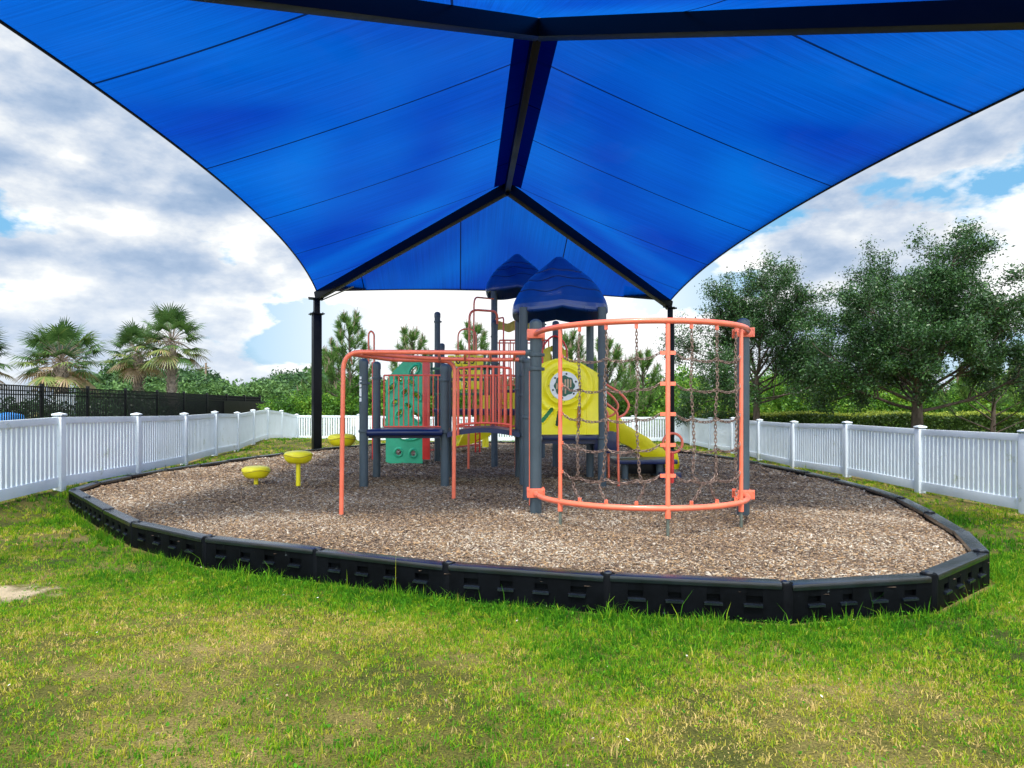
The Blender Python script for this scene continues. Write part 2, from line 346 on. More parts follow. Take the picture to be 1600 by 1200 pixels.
# bare sandy patch by the left corner
sp = n.new('ShaderNodeVectorMath'); sp.operation = 'DISTANCE'; wv = n.new('ShaderNodeVectorMath'); wv.operation = 'MULTIPLY'; wv.inputs[1].default_value = (1, 1.5, 0); l.new(t.outputs['Object'], wv.inputs[0]); l.new(wv.outputs[0], sp.inputs[0]); sp.inputs[1].default_value = (-3.95, 5.15*1.5, 0)
ad = n.new('ShaderNodeMath'); ad.operation = 'ADD'; l.new(sp.outputs['Value'], ad.inputs[0]); l.new(gno(5, 4), ad.inputs[1])
pr = grp(ad.outputs[0], [(0.72,(1,1,1)),(0.98,(0,0,0))])
m3 = n.new('ShaderNodeMix'); m3.data_type = 'RGBA'; l.new(pr, m3.inputs[0]); l.new(mm.outputs[2], m3.inputs[6]); m3.inputs[7].default_value = (0.44,0.35,0.23,1)
l.new(m3.outputs[2], b.inputs['Base Color'])
bp = n.new('ShaderNodeBump'); bp.inputs['Strength'].default_value = 0.8; bp.inputs['Distance'].default_value = 0.03; l.new(gno(70, 4), bp.inputs['Height']); l.new(bp.outputs[0], b.inputs['Normal'])
g = np_mesh('ground', np.stack([X, Y, Z], -1).reshape(-1, 3), fc, gm, smooth=True); tag(g, kind='structure')
# mulch surface
st = 0.1; xs, ys = gridmesh(-6.9, 5.6, 4.3, 24.5, st); X, Y = np.meshgrid(xs, ys, indexing='ij')
def mz(x, y): return MZ+0.016*np.sin(x*2.3+1)*np.cos(y*1.7)+0.010*np.sin(x*5.1+y*4.3)-0.05*np.exp(-((x-3.5)**2+(y-12.9)**2)/0.35)-0.04*np.exp(-((x-1.4)**2+(y-7.2)**2)/0.5)-0.012*ss(0, 0.5, 0.5-dist_poly(x, y))
Z = mz(X, Y); ni, nj = X.shape; idx = np.arange(ni*nj).reshape(ni, nj)
fc = np.stack([idx[:-1,:-1], idx[1:,:-1], idx[1:,1:], idx[:-1,1:]], -1).reshape(-1, 4)
cx = X[:-1,:-1].ravel()+st/2; cy = Y[:-1,:-1].ravel()+st/2
cen = poly.mean(0); polyo = cen+(poly-cen)*1.004
fc = fc[inside(cx, cy, polyo)]
mbm = material('mulch_base', (0.13,0.085,0.06), 0.9, 0.45, 40, 1.0, 70, spec=0.2, col2=(0.30,0.22,0.16))
mo = np_mesh('mulch_bed', np.stack([X, Y, Z], -1).reshape(-1, 3), fc, mbm, smooth=True); tag(mo, kind='structure')
bmx = bmesh.new(); bmx.from_mesh(mo.data); bmesh.ops.delete(bmx, geom=[v for v in bmx.verts if not v.link_faces], context='VERTS'); bmx.to_mesh(mo.data); bmx.free()
# loose chips
def chips(n_, dfun):
    x = rng.uniform(-6.7, 5.45, n_); y = rng.uniform(4.5, 24.3, n_); k = inside(x, y) & (rng.random(n_) < dfun(y)) & (dist_poly(x, y) > 0.03); return x[k], y[k]
x, y = chips(1150000, lambda y: np.clip((7.0/y)**1.9, 0.06, 1.0)); m_ = len(x)
far = np.clip(y/8, 0.9, 2.2)
ln = rng.lognormal(math.log(0.0108), 0.42, m_)*far; wd = ln*rng.uniform(0.22, 0.5, m_)
a = rng.uniform(0, 2*math.pi, m_); til = rng.normal(0, 0.30, m_); rol = rng.normal(0, 0.45, m_)
ux = np.stack([np.cos(a)*np.cos(til), np.sin(a)*np.cos(til), np.sin(til)], -1)
vx = np.stack([-np.sin(a)*np.cos(rol), np.cos(a)*np.cos(rol), np.sin(rol)], -1)
c = np.stack([x, y, mz(x, y)+rng.uniform(0.002, 0.016, m_)], -1)
nrm = np.cross(ux, vx)*(0.0025+0.10*wd[:,None])
A_ = c-ux*ln[:,None]-vx*wd[:,None]*0.5; B_ = c+ux*ln[:,None]*0.8-vx*wd[:,None]*0.8; C_ = c+ux*ln[:,None]+vx*wd[:,None]*0.4; D_ = c-ux*ln[:,None]*0.7+vx*wd[:,None]
V = np.stack([A_, B_, C_, D_, A_+nrm, B_+nrm, C_+nrm, D_+nrm], 1).reshape(-1, 3)
q = (np.arange(m_)*8)[:,None]
FQ = np.concatenate([q+np.array([4,5,6,7]), q+np.array([0,1,5,4]), q+np.array([1,2,6,5]), q+np.array([2,3,7,6]), q+np.array([3,0,4,7])], 0)
rv = np.clip(rng.beta(2.0, 1.9, m_)+0.10*np.sin(x*1.9+y*1.3)*np.cos(y*2.1), 0, 1)
co = np_mesh('mulch_chips', V, FQ, M['chips'], attrs={'rnd': np.repeat(rv, 8)}); tag(co, 'loose brown and tan wood mulch chips spread inside the black border', 'mulch', kind='stuff')
# ------------------------------------------------------------------ grass
def blades(name, x, y, h, wdt, rnd, label, zoff=None, lean=0.6):
    m_ = len(x); a = rng.uniform(0, 2*math.pi, m_); ph = rng.uniform(0, 2*math.pi, m_); le = np.abs(rng.normal(0, lean, m_))
    z = (gz(x, y) if zoff is None else zoff)-0.004
    base = np.stack([x, y, z], -1); side = np.stack([np.cos(a), np.sin(a), 0*a], -1)*wdt[:,None]*0.5
    ld = np.stack([np.cos(ph), np.sin(ph), 0*a], -1)
    mid = base+np.array([0,0,1])*(h*0.55)[:,None]*np.cos(le*0.5)[:,None]+ld*(h*0.5*np.sin(le*0.6))[:,None]
    tip = base+np.array([0,0,1])*(h*np.clip(np.cos(le), 0.1, 1))[:,None]+ld*(h*np.sin(le*1.1))[:,None]
    V = np.stack([base-side, base+side, mid+side*0.8, mid-side*0.8, tip+side*0.08, tip-side*0.08], 1).reshape(-1, 3)
    q = (np.arange(m_)*6)[:,None]; Fq = np.concatenate([q+np.array([0,1,2,3]), q+np.array([3,2,4,5])], 0)
    o = np_mesh(name, V, Fq, M['blade'], attrs={'rnd': np.repeat(np.clip(rnd, 0, 1), 6)}); tag(o, label, 'grass', kind='stuff'); return o
def fbm(x, y, s, seed=0.0):
    r_ = np.random.default_rng(int(seed*10)+3); out = 0*x; amp = 1; tot = 0
    for o_ in range(5):
        for k in range(3):
            th = r_.uniform(0, 6.28); out = out+amp*np.sin(s*(x*math.cos(th)+y*math.sin(th))+r_.uniform(0, 6.28)+1.3*np.sin(s*0.7*(x*math.sin(th)-y*math.cos(th))+r_.uniform(0, 6.28)))/3
        tot += amp; amp *= 0.6; s *= 1.9
    return out/tot
def scatter(n_, x0, x1, y0, y1, dens):
    x = rng.uniform(x0, x1, n_); y = rng.uniform(y0, y1, n_)
    k = (rng.random(n_) < dens(x, y)) & ~inside(x, y) & (dist_poly(x, y) > 0.02) & (np.abs(x) < 0.80*y+0.6); return x[k], y[k]
def sand(x, y): return np.hypot(x+3.95, (y-5.15)*1.5)
def lawn(n_, box, hs, ws, name, label, base_d=1.0, per=9, rad=0.016):
    def dens(x, y):
        p = 0.30+0.95*ss(-0.3, 0.4, fbm(x, y, 1.6, 1)+0.5*fbm(x, y, 9, 4))
        return p*ss(0.25, 0.6, sand(x, y)+0.12*fbm(x, y, 6, 2))*base_d
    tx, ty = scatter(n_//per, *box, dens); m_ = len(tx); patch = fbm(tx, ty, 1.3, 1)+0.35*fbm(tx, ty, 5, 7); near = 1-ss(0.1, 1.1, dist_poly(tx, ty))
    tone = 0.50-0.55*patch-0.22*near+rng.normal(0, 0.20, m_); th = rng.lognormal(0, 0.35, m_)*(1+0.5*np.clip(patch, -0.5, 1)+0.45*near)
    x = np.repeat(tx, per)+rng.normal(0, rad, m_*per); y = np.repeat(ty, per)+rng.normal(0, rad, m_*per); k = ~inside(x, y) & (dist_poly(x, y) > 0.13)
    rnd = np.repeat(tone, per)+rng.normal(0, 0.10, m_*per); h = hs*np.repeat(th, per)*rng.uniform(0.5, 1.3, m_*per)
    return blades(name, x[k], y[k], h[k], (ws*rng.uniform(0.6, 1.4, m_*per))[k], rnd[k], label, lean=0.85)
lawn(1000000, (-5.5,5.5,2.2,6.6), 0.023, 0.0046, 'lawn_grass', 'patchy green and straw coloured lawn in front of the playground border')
lawn(330000, (-9,9,6.6,13), 0.034, 0.0085, 'side_grass', 'green mown grass strips between the black border and the white fences')
lawn(150000, (-10,8,12,31), 0.045, 0.014, 'back_grass', 'bright green grass beyond the mulch, by the back fence')
# ragged grass against the near border
bx = []; by = []
for i in range(len(OUT)):
    a = poly[i]; b_ = poly[(i+1) % len(OUT)]
    if min(a[1], b_[1]) > 10.5: continue
    d_ = b_-a; nn = np.array([d_[1], -d_[0]])/np.hypot(*d_)
    for k in range(16):
        t_ = rng.random(); c0 = a+d_*t_+nn*(0.16+abs(rng.normal(0, 0.06))); m_ = rng.integers(15, 70)
        bx.append(c0[0]+rng.normal(0, 0.035, m_)); by.append(c0[1]+rng.normal(0, 0.035, m_))
bx = np.concatenate(bx); by = np.concatenate(by); k = ~inside(bx, by) & (dist_poly(bx, by) > 0.135); bx, by = bx[k], by[k]
blades('border_grass', bx, by, 0.052*rng.lognormal(0, 0.45, len(bx)), rng.uniform(0.003, 0.007, len(bx)), rng.normal(0.30, 0.18, len(bx)), 'longer tufts of green grass growing against the black border', lean=0.7)
# small broad leaved weeds and pale litter in the lawn
x, y = scatter(9000, -4.5, 4.8, 2.4, 6.2, lambda x, y: 0.25+0.7*(1-ss(0.1, 0.9, dist_poly(x, y))))
m_ = len(x); a = rng.uniform(0, 6.28, m_); r_ = rng.uniform(0.006, 0.014, m_); h = rng.uniform(0.01, 0.05, m_)
u = np.stack([np.cos(a), np.sin(a), rng.normal(0, 0.3, m_)], -1)*r_[:,None]; v_ = np.stack([-np.sin(a), np.cos(a), rng.normal(0, 0.3, m_)], -1)*r_[:,None]*0.7
c = np.stack([x, y, gz(x, y)+h], -1); V = np.stack([c-u, c-v_, c+u, c+v_], 1).reshape(-1, 3)
wd_ = np_mesh('lawn_weeds', V, np.arange(m_*4).reshape(-1, 4), M['blade'], attrs={'rnd': np.repeat(np.clip(rng.normal(0.22, 0.12, m_), 0, 1), 4)}); tag(wd_, 'small round weed leaves dotted through the near lawn', 'weeds', kind='stuff')
x, y = scatter(420, -4.5, 4.8, 2.4, 6.2, lambda x, y: 0.5+0*x); m_ = len(x); a = rng.uniform(0, 6.28, m_); r_ = rng.uniform(0.003, 0.010, m_)
u = np.stack([np.cos(a), np.sin(a), rng.normal(0, 0.3, m_)], -1)*r_[:,None]; v_ = np.stack([-np.sin(a), np.cos(a), rng.normal(0, 0.3, m_)], -1)*r_[:,None]*0.6
c = np.stack([x, y, gz(x, y)+rng.uniform(0.008, 0.03, m_)], -1); V = np.stack([c-u, c-v_*1.2, c+u, c+v_], 1).reshape(-1, 3)
lt = np_mesh('leaf_litter', V, np.arange(m_*4).reshape(-1, 4), leafmat('litter', [(0,(0.25,0.16,0.09)),(0.6,(0.50,0.42,0.33)),(1,(0.8,0.78,0.74))], 0.8, 0.1), attrs={'rnd': np.repeat(rng.random(m_), 4)}); tag(lt, 'pale dry leaf and chip litter lying in the near lawn', 'litter', kind='stuff')
# ------------------------------------------------------------------ black plastic border
border = thing('playground_border', 'ring of black plastic border timbers holding the wood mulch', 'border', (0,0,0))
for i in range(len(OUT)):
    a = Vector((*OUT[i], 0)); b_ = Vector((*OUT[(i+1) % len(OUT)], 0)); d_ = (b_-a); Ln = d_.length; t_ = d_.normalized(); nn = Vector((t_.y, -t_.x, 0)); ctr = (a+b_)/2
    Rm = Matrix((t_, nn, Vector((0,0,1)))).transposed()
    tz = 0.262+0.006*math.sin(i*2.1)
    mb = MB(); cp = MB()
    def bx_(x, y, z, sx, sy, sz, bev=0.0, mb_=None): (mb_ or mb).box(ctr+Rm@Vector((x, y, z)), (sx, sy, sz), Rm, bev)
    bx_(0, 0.03, tz-0.024, Ln-0.03, 0.125, 0.046, 0.018, cp)
    bx_(0, 0.020, 0.07, Ln-0.05, 0.070, 0.30)
    for k in range(5): bx_((k-2)*(Ln-0.12)/4.1, 0.068, 0.07, 0.13 if k in (0,4) else 0.165, 0.030, 0.30, 0.004)
    for z_, hz_ in ((0.200,0.06),(0.025,0.205)): bx_(0, 0.0665, z_, Ln-0.12, 0.029, hz_)
    for k in range(4):
        for zc in (0.130,):
            cxx = (k-1.5)*(Ln-0.12)/4.1; hw = 0.060
            p = [Vector(q_) for q_ in ((cxx-hw,0.048,zc),(cxx+hw,0.048,zc),(cxx+hw,0.102,zc-0.016),(cxx-hw,0.102,zc-0.016),(cxx-hw,0.048,zc-0.03),(cxx+hw,0.048,zc-0.03),(cxx+hw,0.102,zc-0.03),(cxx-hw,0.102,zc-0.03))]
            cp.add([ctr+Rm@q_ for q_ in p], [(0,1,2,3),(3,2,6,7),(4,5,1,0),(7,6,5,4),(1,5,6,2),(0,3,7,4)])
    # knuckle with its stake head at the joint
    cp.lathe(a+nn*0.03,[(0.030,tz),(0.026,tz+0.010),(0.010,tz+0.016)],14)
    mb.lathe(a+nn*0.03, [(0.058,-0.06),(0.058,tz-0.01),(0.050,tz),(0.028,tz+0.001),(0.024,tz+0.010),(0.010,tz+0.015)], 18)
    bt_ = mb.build('border_timber', M['timber'], border); cp.build('cap_rail', M['timber_top'], bt_)
# ------------------------------------------------------------------ white vinyl fences
def fence_run(posts, label, h=1.08):
    root = thing('white_fence', label, 'fence', (*posts[0], float(gz(*posts[0]))), 'white vinyl fences round the playground')
    for i, (x, y) in enumerate(posts):
        z = float(gz(x, y)); o_ = posts[min(i+1, len(posts)-1)]; p_ = posts[max(i-1, 0)]; an = math.atan2(o_[1]-p_[1], o_[0]-p_[0])
        rot = Matrix.Rotation(an, 3, 'Z'); mb = MB(); mb.box((x, y, z+(h+0.03)/2-0.05), (0.127, 0.127, h+0.13-0.05), rot, 0.006)
        mb.box((x, y, z+h+0.035), (0.15, 0.15, 0.025), rot, 0.005)
        q_ = [rot@Vector(v) for v in ((-.07,-.07,0),(.07,-.07,0),(.07,.07,0),(-.07,.07,0),(0,0,.022))]
        mb.add([v+Vector((x, y, z+h+0.0475)) for v in q_], [(0,1,4),(1,2,4),(2,3,4),(3,0,4),(3,2,1,0)]); mb.build('post', M['white'], root)
        if i+1 < len(posts):
            x2, y2 = posts[i+1]; z2 = float(gz(x2, y2)); a = Vector((x, y, z)); b_ = Vector((x2, y2, z2)); t_ = (b_-a).normalized(); a2 = a+t_*0.062; b2 = b_-t_*0.062
            mb = MB(); up = Vector((0,0,1)); mb.beam(a2+up*(h-0.05), b2+up*(h-0.05), 0.05, 0.10, bev=0.006); mb.beam(a2+up*0.12, b2+up*0.12, 0.05, 0.15, bev=0.006)
            npk = max(3, int((b2-a2).length/0.105))
            for k in range(npk):
                c = a2.lerp(b2, (k+0.5)/npk); mb.beam(c+up*0.19+t_*0, c+up*(h-0.095), 0.022, 0.072, up=t_)
            mb.build('picket_panel', M['white'], root, ang=30)
    return root
fence_run([(-6.25,5.2),(-6.5,7.65),(-6.72,10.1),(-6.9,12.5),(-7.2,14.95),(-7.6,17.4),(-8.0,19.8),(-8.45,22.2),(-8.85,24.6),(-9.15,27.0),(-9.3,29.4)], 'white picket fence running back along the left side, in front of the black fence')
fence_run([(-9.3,29.4),(-6.6,29.3),(-4.2,29.3),(-1.8,29.3),(.6,29.3),(3.0,29.3),(5.2,29.3),(7.05,29.2)], 'white picket fence across the far end, behind the blue shade posts')
fence_run([(7.1,6.7),(6.92,9.15),(6.93,11.55),(6.87,13.95),(6.8,16.4),(6.88,18.9),(6.95,21.4),(7.0,24.0),(7.02,26.6),(7.05,29.2)], 'white picket fence running along the right side, in front of the two oaks')
# ------------------------------------------------------------------ shade canopy
can = thing('shade_canopy', 'huge blue hip roofed shade canopy on black steel columns over the playground', 'shade canopy', (0,13,0))
FL, FR, NL, NR = Vector((-6.03,21,5.05)), Vector((5.07,21.8,4.89)), Vector((-4.9,4.95,5.0)), Vector((6.3,5.85,5.03))
AF, AN = Vector((-.11,16.95,7.08)), Vector((.38,10.03,7.17))
def seg(tl, t):
    for i in range(len(tl)-1):
        if t <= tl[i+1][0]+1e-9:
            f = (t-tl[i][0])/max(1e-9, tl[i+1][0]-tl[i][0]); return tl[i][1].lerp(tl[i+1][1], max(0, min(1, f)))
    return tl[-1][1]
def face(E0, E1, tops, W, name, nt_=72, nv=26):
    ax = E1-E0; Ls = ax.length; u_ = ax/Ls; tl = [(0.0, E0)]+[((p-E0).dot(u_)/Ls, p) for p in tops]+[(1.0, E1)]
    ctr = sum(tops, Vector())/len(tops); inw = (ctr-(E0+E1)/2); inw -= u_*inw.dot(u_); slope = inw.normalized()
    V = []; al = []; ac = []
    edge = []
    for i in range(nt_+1):
        t_ = i/nt_; T = seg(tl, t_); w_ = W*4*t_*(1-t_); E = E0.lerp(E1, t_)+slope*w_; edge.append(E)
        for j in range(nv+1):
            s_ = j/nv; p = T.lerp(E, s_); wid = (T-E).length
            p = p+Vector((0,0,-0.05*wid*s_*(1-s_)*(1 if 0.02 < t_ < 0.98 else 0)))
            V.append(p); al.append(t_*Ls); ac.append(s_*wid)
    q = []
    for i in range(nt_):
        for j in range(nv): q.append((i*(nv+1)+j, (i+1)*(nv+1)+j, (i+1)*(nv+1)+j+1, i*(nv+1)+j+1))
    o = np_mesh(name, np.array([list(v) for v in V]), np.array(q), M['cloth'], can, {'along': np.array(al), 'across': np.array(ac)}, True)
    so_ = o.modifiers.new('thick', 'SOLIDIFY'); so_.thickness = 0.004; so_.use_rim_only = True
    MB().tube(edge, 0.020, 8).build('edge_cable', M['black'], can)
    return edge
face(FL, NL, [AF, AN], 0.55, 'fabric_panel'); face(FR, NR, [AF, AN], 0.55, 'fabric_panel')
face(FL, FR, [AF], 0.30, 'fabric_panel', 60); face(NL, NR, [AN], 0.50, 'fabric_panel', 60)
dn = Vector((0,0,-1))
MB().beam(AF+dn*0.16, AN+dn*0.16, 0.13, 0.24, bev=0.01).build('ridge_beam', M['black'], can)
for Cc, Ap in ((FL,AF),(FR,AF),(NL,AN),(NR,AN)):
    MB().beam(Cc+dn*0.15, Ap+dn*0.17, 0.17, 0.26, bev=0.012).build('hip_beam', M['black'], can)
# doubled cloth beside the ridge
for sgn in (-1, 1):
    e = (FL, NL) if sgn < 0 else (FR, NR); V = []; al = []; ac = []; q = []
    for i in range(25):
        t_ = -0.0+i/24; T = AF.lerp(AN, t_); E = e[0].lerp(e[1], 0.25+t_*0.46); wd_ = 0.34; dirn = (E-T); dirn -= (AN-AF).normalized()*dirn.dot((AN-AF).normalized()); dirn.normalize()
        for j in range(5):
            V.append(list(T+dirn*(0.02+wd_*j/4)+dn*0.035)); al.append(t_*7+3); ac.append(j*0.1)
    for i in range(24):
        for j in range(4): q.append((i*5+j, (i+1)*5+j, (i+1)*5+j+1, i*5+j+1))
    np_mesh('ridge_flap', np.array(V), np.array(q), M['flap'], can, {'along': np.array(al), 'across': np.array(ac)}, True)
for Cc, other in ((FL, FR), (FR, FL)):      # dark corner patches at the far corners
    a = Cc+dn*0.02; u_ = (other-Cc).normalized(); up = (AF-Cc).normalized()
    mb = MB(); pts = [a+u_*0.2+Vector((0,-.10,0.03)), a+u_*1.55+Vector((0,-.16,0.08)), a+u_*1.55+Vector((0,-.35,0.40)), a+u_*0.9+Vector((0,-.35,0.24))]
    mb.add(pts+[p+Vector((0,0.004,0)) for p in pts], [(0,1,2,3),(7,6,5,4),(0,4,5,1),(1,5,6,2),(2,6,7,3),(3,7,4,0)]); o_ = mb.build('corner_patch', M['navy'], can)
for Cc, zr in ((FL,24),(FR,66),(NL,24),(NR,66)):
    gzv = float(gz(Cc.x, Cc.y)); rot = Matrix.Rotation(R(zr+8), 3, 'Z'); top = Cc.z-0.30; mb = MB()
    s_ = 0.255
    mb.box((Cc.x, Cc.y, (gzv-0.1+top-0.42)/2), (s_, s_, top-0.42-gzv+0.1), rot, 0.015)
    c_ = mb.build('column', M['black'], can)
    MB().box((Cc.x, Cc.y, top-0.40), (0.40, 0.40, 0.03), rot, 0.004).build('flange', M['black'], c_)
    mb = MB(); mb.box((Cc.x, Cc.y, top-0.16), (0.17, 0.17, 0.46), rot, 0.01); mb.box((Cc.x, Cc.y, top+0.06), (0.42, 0.30, 0.03), rot, 0.004)
    for sx in (-1, 1):
        for sy in (-1, 1): mb.cyl(Vector((Cc.x, Cc.y, top-0.44))+rot@Vector((sx*.15, sy*.15, 0)), Vector((Cc.x, Cc.y, top-0.35))+rot@Vector((sx*.15, sy*.15, 0)), 0.014, 6)
    mb.cyl(Vector((Cc.x-0.24, Cc.y-.05, top+0.10)), Vector((Cc.x+0.20, Cc.y-.05, top+0.05)), 0.03, 8)
    mb.build('post_head', M['black'], c_)
    out_ = Cc-AF if Cc.y > 15 else Cc-AN
MB().tube([FL+Vector((.25,-.1,-.26)), FL.lerp(AF,0.2)+Vector((.12,.12,-.38))], 0.02, 6).build('brace_rod', M['steel'], can)
MB().cyl(AF+dn*0.36, AF+dn*0.26, 0.05, 10).build('apex_bolt', M['black'], can)
# ------------------------------------------------------------------ play structure
play = thing('play_structure', 'large coral, yellow and blue playground climber with two blue roofs under the shade canopy', 'playground', (0.2,12,MZ))
PR = 0.0665
def post(x, y, ztop, cap=True, label=None, collars=()):
    mb = MB()
    if cap:
        mb.tube([(x,y,0.02),(x,y,ztop-0.10)], PR, 20)
        prof = [(PR+0.006, -0.13),(PR+0.006,-0.05)]+[((PR+0.006)*math.cos(q), -0.05+0.055*math.sin(q)) for q in (0.4,0.8,1.15,1.4)]
        mb.lathe((x,y,ztop-0.005), prof, 20)
    else: mb.tube([(x,y,0.02),(x,y,ztop)], PR, 20)
    o = mb.build('post', M['post'], play)
    for z in collars:
        c = MB(); c.lathe((x,y,z), [(PR+0.001,-0.022),(PR+0.012,-0.018),(PR+0.014,0),(PR+0.012,0.018),(PR+0.001,0.022)], 20); c.box((x+PR+0.016, y-0.01, z), (0.035,0.03,0.035), None, 0.004); c.cyl((x+PR+0.028,y-0.032,z),(x+PR+0.028,y+0.012,z),0.007,6); c.build('clamp', M['post'], o)
    return o
pA = post(.27, 7.73, 2.43, collars=(2.02,1.86)); pB = post(2.58, 7.59, 2.42, collars=())
pC = post(.21, 8.98, 2.08, collars=(2.04,1.30))
T1 = post(.18, 10.6, 2.99, False, collars=(1.93,1.62,1.0)); T3 = post(1.40, 10.57, 2.99, False, collars=(1.93,0.96))
T2 = post(.12, 11.9, 2.99, False, collars=(1.75,)); T4 = post(1.37, 11.95, 2.99, False)
F1 = post(-.36, 14.0, 3.24, collars=(2.35,1.6)); F2 = post(.90, 14.0, 3.23, collars=(1.5,))
G1 = post(-.45, 16.8, 4.5, False, collars=(3.2,)); G2 = post(.75, 16.8, 4.5, False, collars=(3.5,)); G3 = post(-.45, 18.0, 4.5, False); G4 = post(.75, 18.0, 4.5, False)
L1 = post(-2.26, 10.37, 2.18, collars=(1.80,1.07)); L2 = post(-2.36, 11.87, 2.24, collars=(1.95,))
M1 = post(-1.05, 10.63, 2.12, collars=(1.86,1.05)); M2 = post(-1.12, 11.9, 2.2)
H1 = post(-1.70, 15.5, 3.63, collars=(3.4,)); H2 = post(-1.74, 16.9, 3.05)
for po, px_, py_ in ((L1, 1, 590), (T3, 1, 602)):
    pass
mb = MB()
for z0, z1 in ((1.86,1.90),(1.74,1.84),(1.60,1.72),(1.52,1.58)): mb.box((-2.295, 10.37-PR+0.004, (z0+z1)/2), (0.034, 0.012, z1-z0), Matrix.Rotation(R(-25), 3, 'Z'))
mb.build('warning_label', M['label'], L1)
mb = MB()
for z0, z1 in ((1.72,1.76),(1.60,1.70),(1.48,1.58)): mb.box((1.40+0.050, 10.57-PR+0.020, (z0+z1)/2), (0.030, 0.012, z1-z0), Matrix.Rotation(R(48), 3, 'Z'))
mb.build('warning_label', M['label'], T3)
# decks
def deck(x0, x1, y0, y1, z, mat='navy', bev=0.02):
    mb = MB(); mb.box(((x0+x1)/2,(y0+y1)/2,z-0.035),(x1-x0,y1-y0,0.07),None,bev)
    for k in range(5): mb.box(((x0+x1)/2, y0+0.12+(y1-y0-0.24)*k/4, z-0.10), (x1-x0-0.1, 0.03, 0.07))
    return mb.build('deck', M[mat], play)
deck(.22,1.36,10.56,11.98,1.0)
deck(-2.28,-1.07,10.45,11.9,1.09); 
MB().tube([(-2.2,10.36,1.045),(-1.9,10.33,1.05),(-1.4,10.36,1.05),(-1.1,10.5,1.045)], 0.052, 14).build('deck_edge', M['navy'], play)
deck(-.33,.87,13.9,15.3,1.42); deck(-.42,.72,16.8,18.0,1.9); deck(-1.66,-.4,14.1,15.4,1.42)
deck(.9,1.5,12.2,13.9,1.2)
# arched bridge
mb = MB(); nb = 16; pts = []
for i in range(nb+1):
    t_ = i/nb; x_ = -1.0+1.12*t_; pts.append((x_, 1.045+0.075*math.sin(math.pi*t_)))
for i in range(nb):
    (x0,z0),(x1,z1) = pts[i], pts[i+1]
    mb.add([(x0,10.5,z0),(x1,10.5,z1),(x1,11.95,z1),(x0,11.95,z0),(x0,10.5,z0-.075),(x1,10.5,z1-.075),(x1,11.95,z1-.075),(x0,11.95,z0-.075)], [(0,1,2,3),(7,6,5,4),(0,4,5,1),(3,2,6,7)]+([(0,3,7,4)] if i == 0 else [])+([(1,5,6,2)] if i == nb-1 else []))
mb.build('bridge_deck', M['navy'], play)
# barriers
def barrier(x0, x1, y, zb, zt, nbar, arch=0.0, mat='rail', r=0.017, rb=0.011, feet=0.0, rounded=False, y1=None):
    y1 = y if y1 is None else y1
    def q_(t_, z): return Vector((x0+(x1-x0)*t_, y+(y1-y)*t_, z+arch*math.sin(math.pi*t_)))
    mb = MB()
    if rounded:
        mb.tube(fillet([q_(0.0,zb+0.3), q_(0,zb), q_(0.5,zb)-Vector((0,0,arch)), q_(1,zb), q_(1,zt), q_(0.5,zt)-Vector((0,0,arch)), q_(0,zt), q_(0,zb+0.3)], 0.10), r, 10)
    else:
        for z in (zb, zt): mb.tube([q_(i/12, z) for i in range(13)], r, 10)
        for t_ in (0, 1): mb.tube([q_(t_, zb-feet), q_(t_, zt)], r, 10)
    for k in range(1, nbar): t_ = k/nbar; mb.tube([q_(t_, zb), q_(t_, zt)], rb, 8)
    return mb.build('guard_rail', M[mat], play)
barrier(-.83, -.02, 10.47, 1.165, 2.035, 9, 0.03, r=0.020, rb=0.018, feet=0.16)
barrier(-1.03, .09, 11.95, 1.10, 2.0, 12, 0.0, rounded=True, r=0.02, rb=0.013)
barrier(-2.24, -1.12, 11.9, 1.10, 2.0, 13, rb=0.010, r=0.014)
barrier(-.28, .82, 15.2, 1.5, 2.95, 9, rb=0.012, r=0.018)
barrier(.78, .80, 14.1, 1.5, 2.5, 8, y1=15.2)
barrier(-.42, .72, 16.85, 2.0, 3.05, 10, rb=0.012)
MB().tube([(.075,13.2,MZ),(.075,13.2,3.2)], 0.022, 10).build('upright_pole', M['coral'], play)
MB().tube([(.205,7.73+PR+0.03,.3),(.205,7.73+PR+0.03,1.86)], 0.010, 8).build('side_rod', M['coral'], play)
# overhead ladder
mb = MB(); r_ = 0.026
zt = 2.045
front = fillet([(-1.94,7.73,MZ-0.03),(-1.915,7.73,zt+0.01),(-1.5,7.73,zt+0.01),(.20,7.73,zt)], 0.20, 8)
MB().tube(front, r_, 12).build('overhead_bar', M['coral'], play)
back = fillet([(.15,8.98,2.06),(-.55,8.98,2.06),(-1.1,8.7,2.055),(-1.72,7.80,2.05)], 0.3, 8)
MB().tube(back, r_, 12).build('overhead_bar', M['coral'], play)
third = fillet([(-.77,8.98,MZ-0.03),(-.755,8.98,2.03),(-1.05,8.98,2.05),(-1.55,8.75,2.04),(-1.85,7.83,2.04)], 0.17, 8)
MB().tube(third, r_, 12).build('overhead_bar', M['coral'], play)
for xf, xb in ((-.83,-.95),(-.53,-.62),(-.25,-.28),(.04,.02)): MB().tube([(xf,7.73,zt-0.012),(xb,8.96,2.045)], 0.017, 8).build('rung', M['coral'], play)
MB().tube([(-1.84,7.75,2.0),(-2.02,8.6,1.98)], 0.010, 6).build('rung', M['coral'], play)
for p_, po_ in (((.19,7.73,2.045), pA),((.13,8.98,2.06), pC)):
    mb = MB(); mb.lathe(p_, [(0.038,-0.035),(0.045,-0.02),(0.045,0.02),(0.038,0.035)], 14); mb.cyl(Vector(p_)+Vector((.03,-.05,0)), Vector(p_)+Vector((.03,.05,0)), 0.018, 8); mb.build('clamp', M['post'], po_)
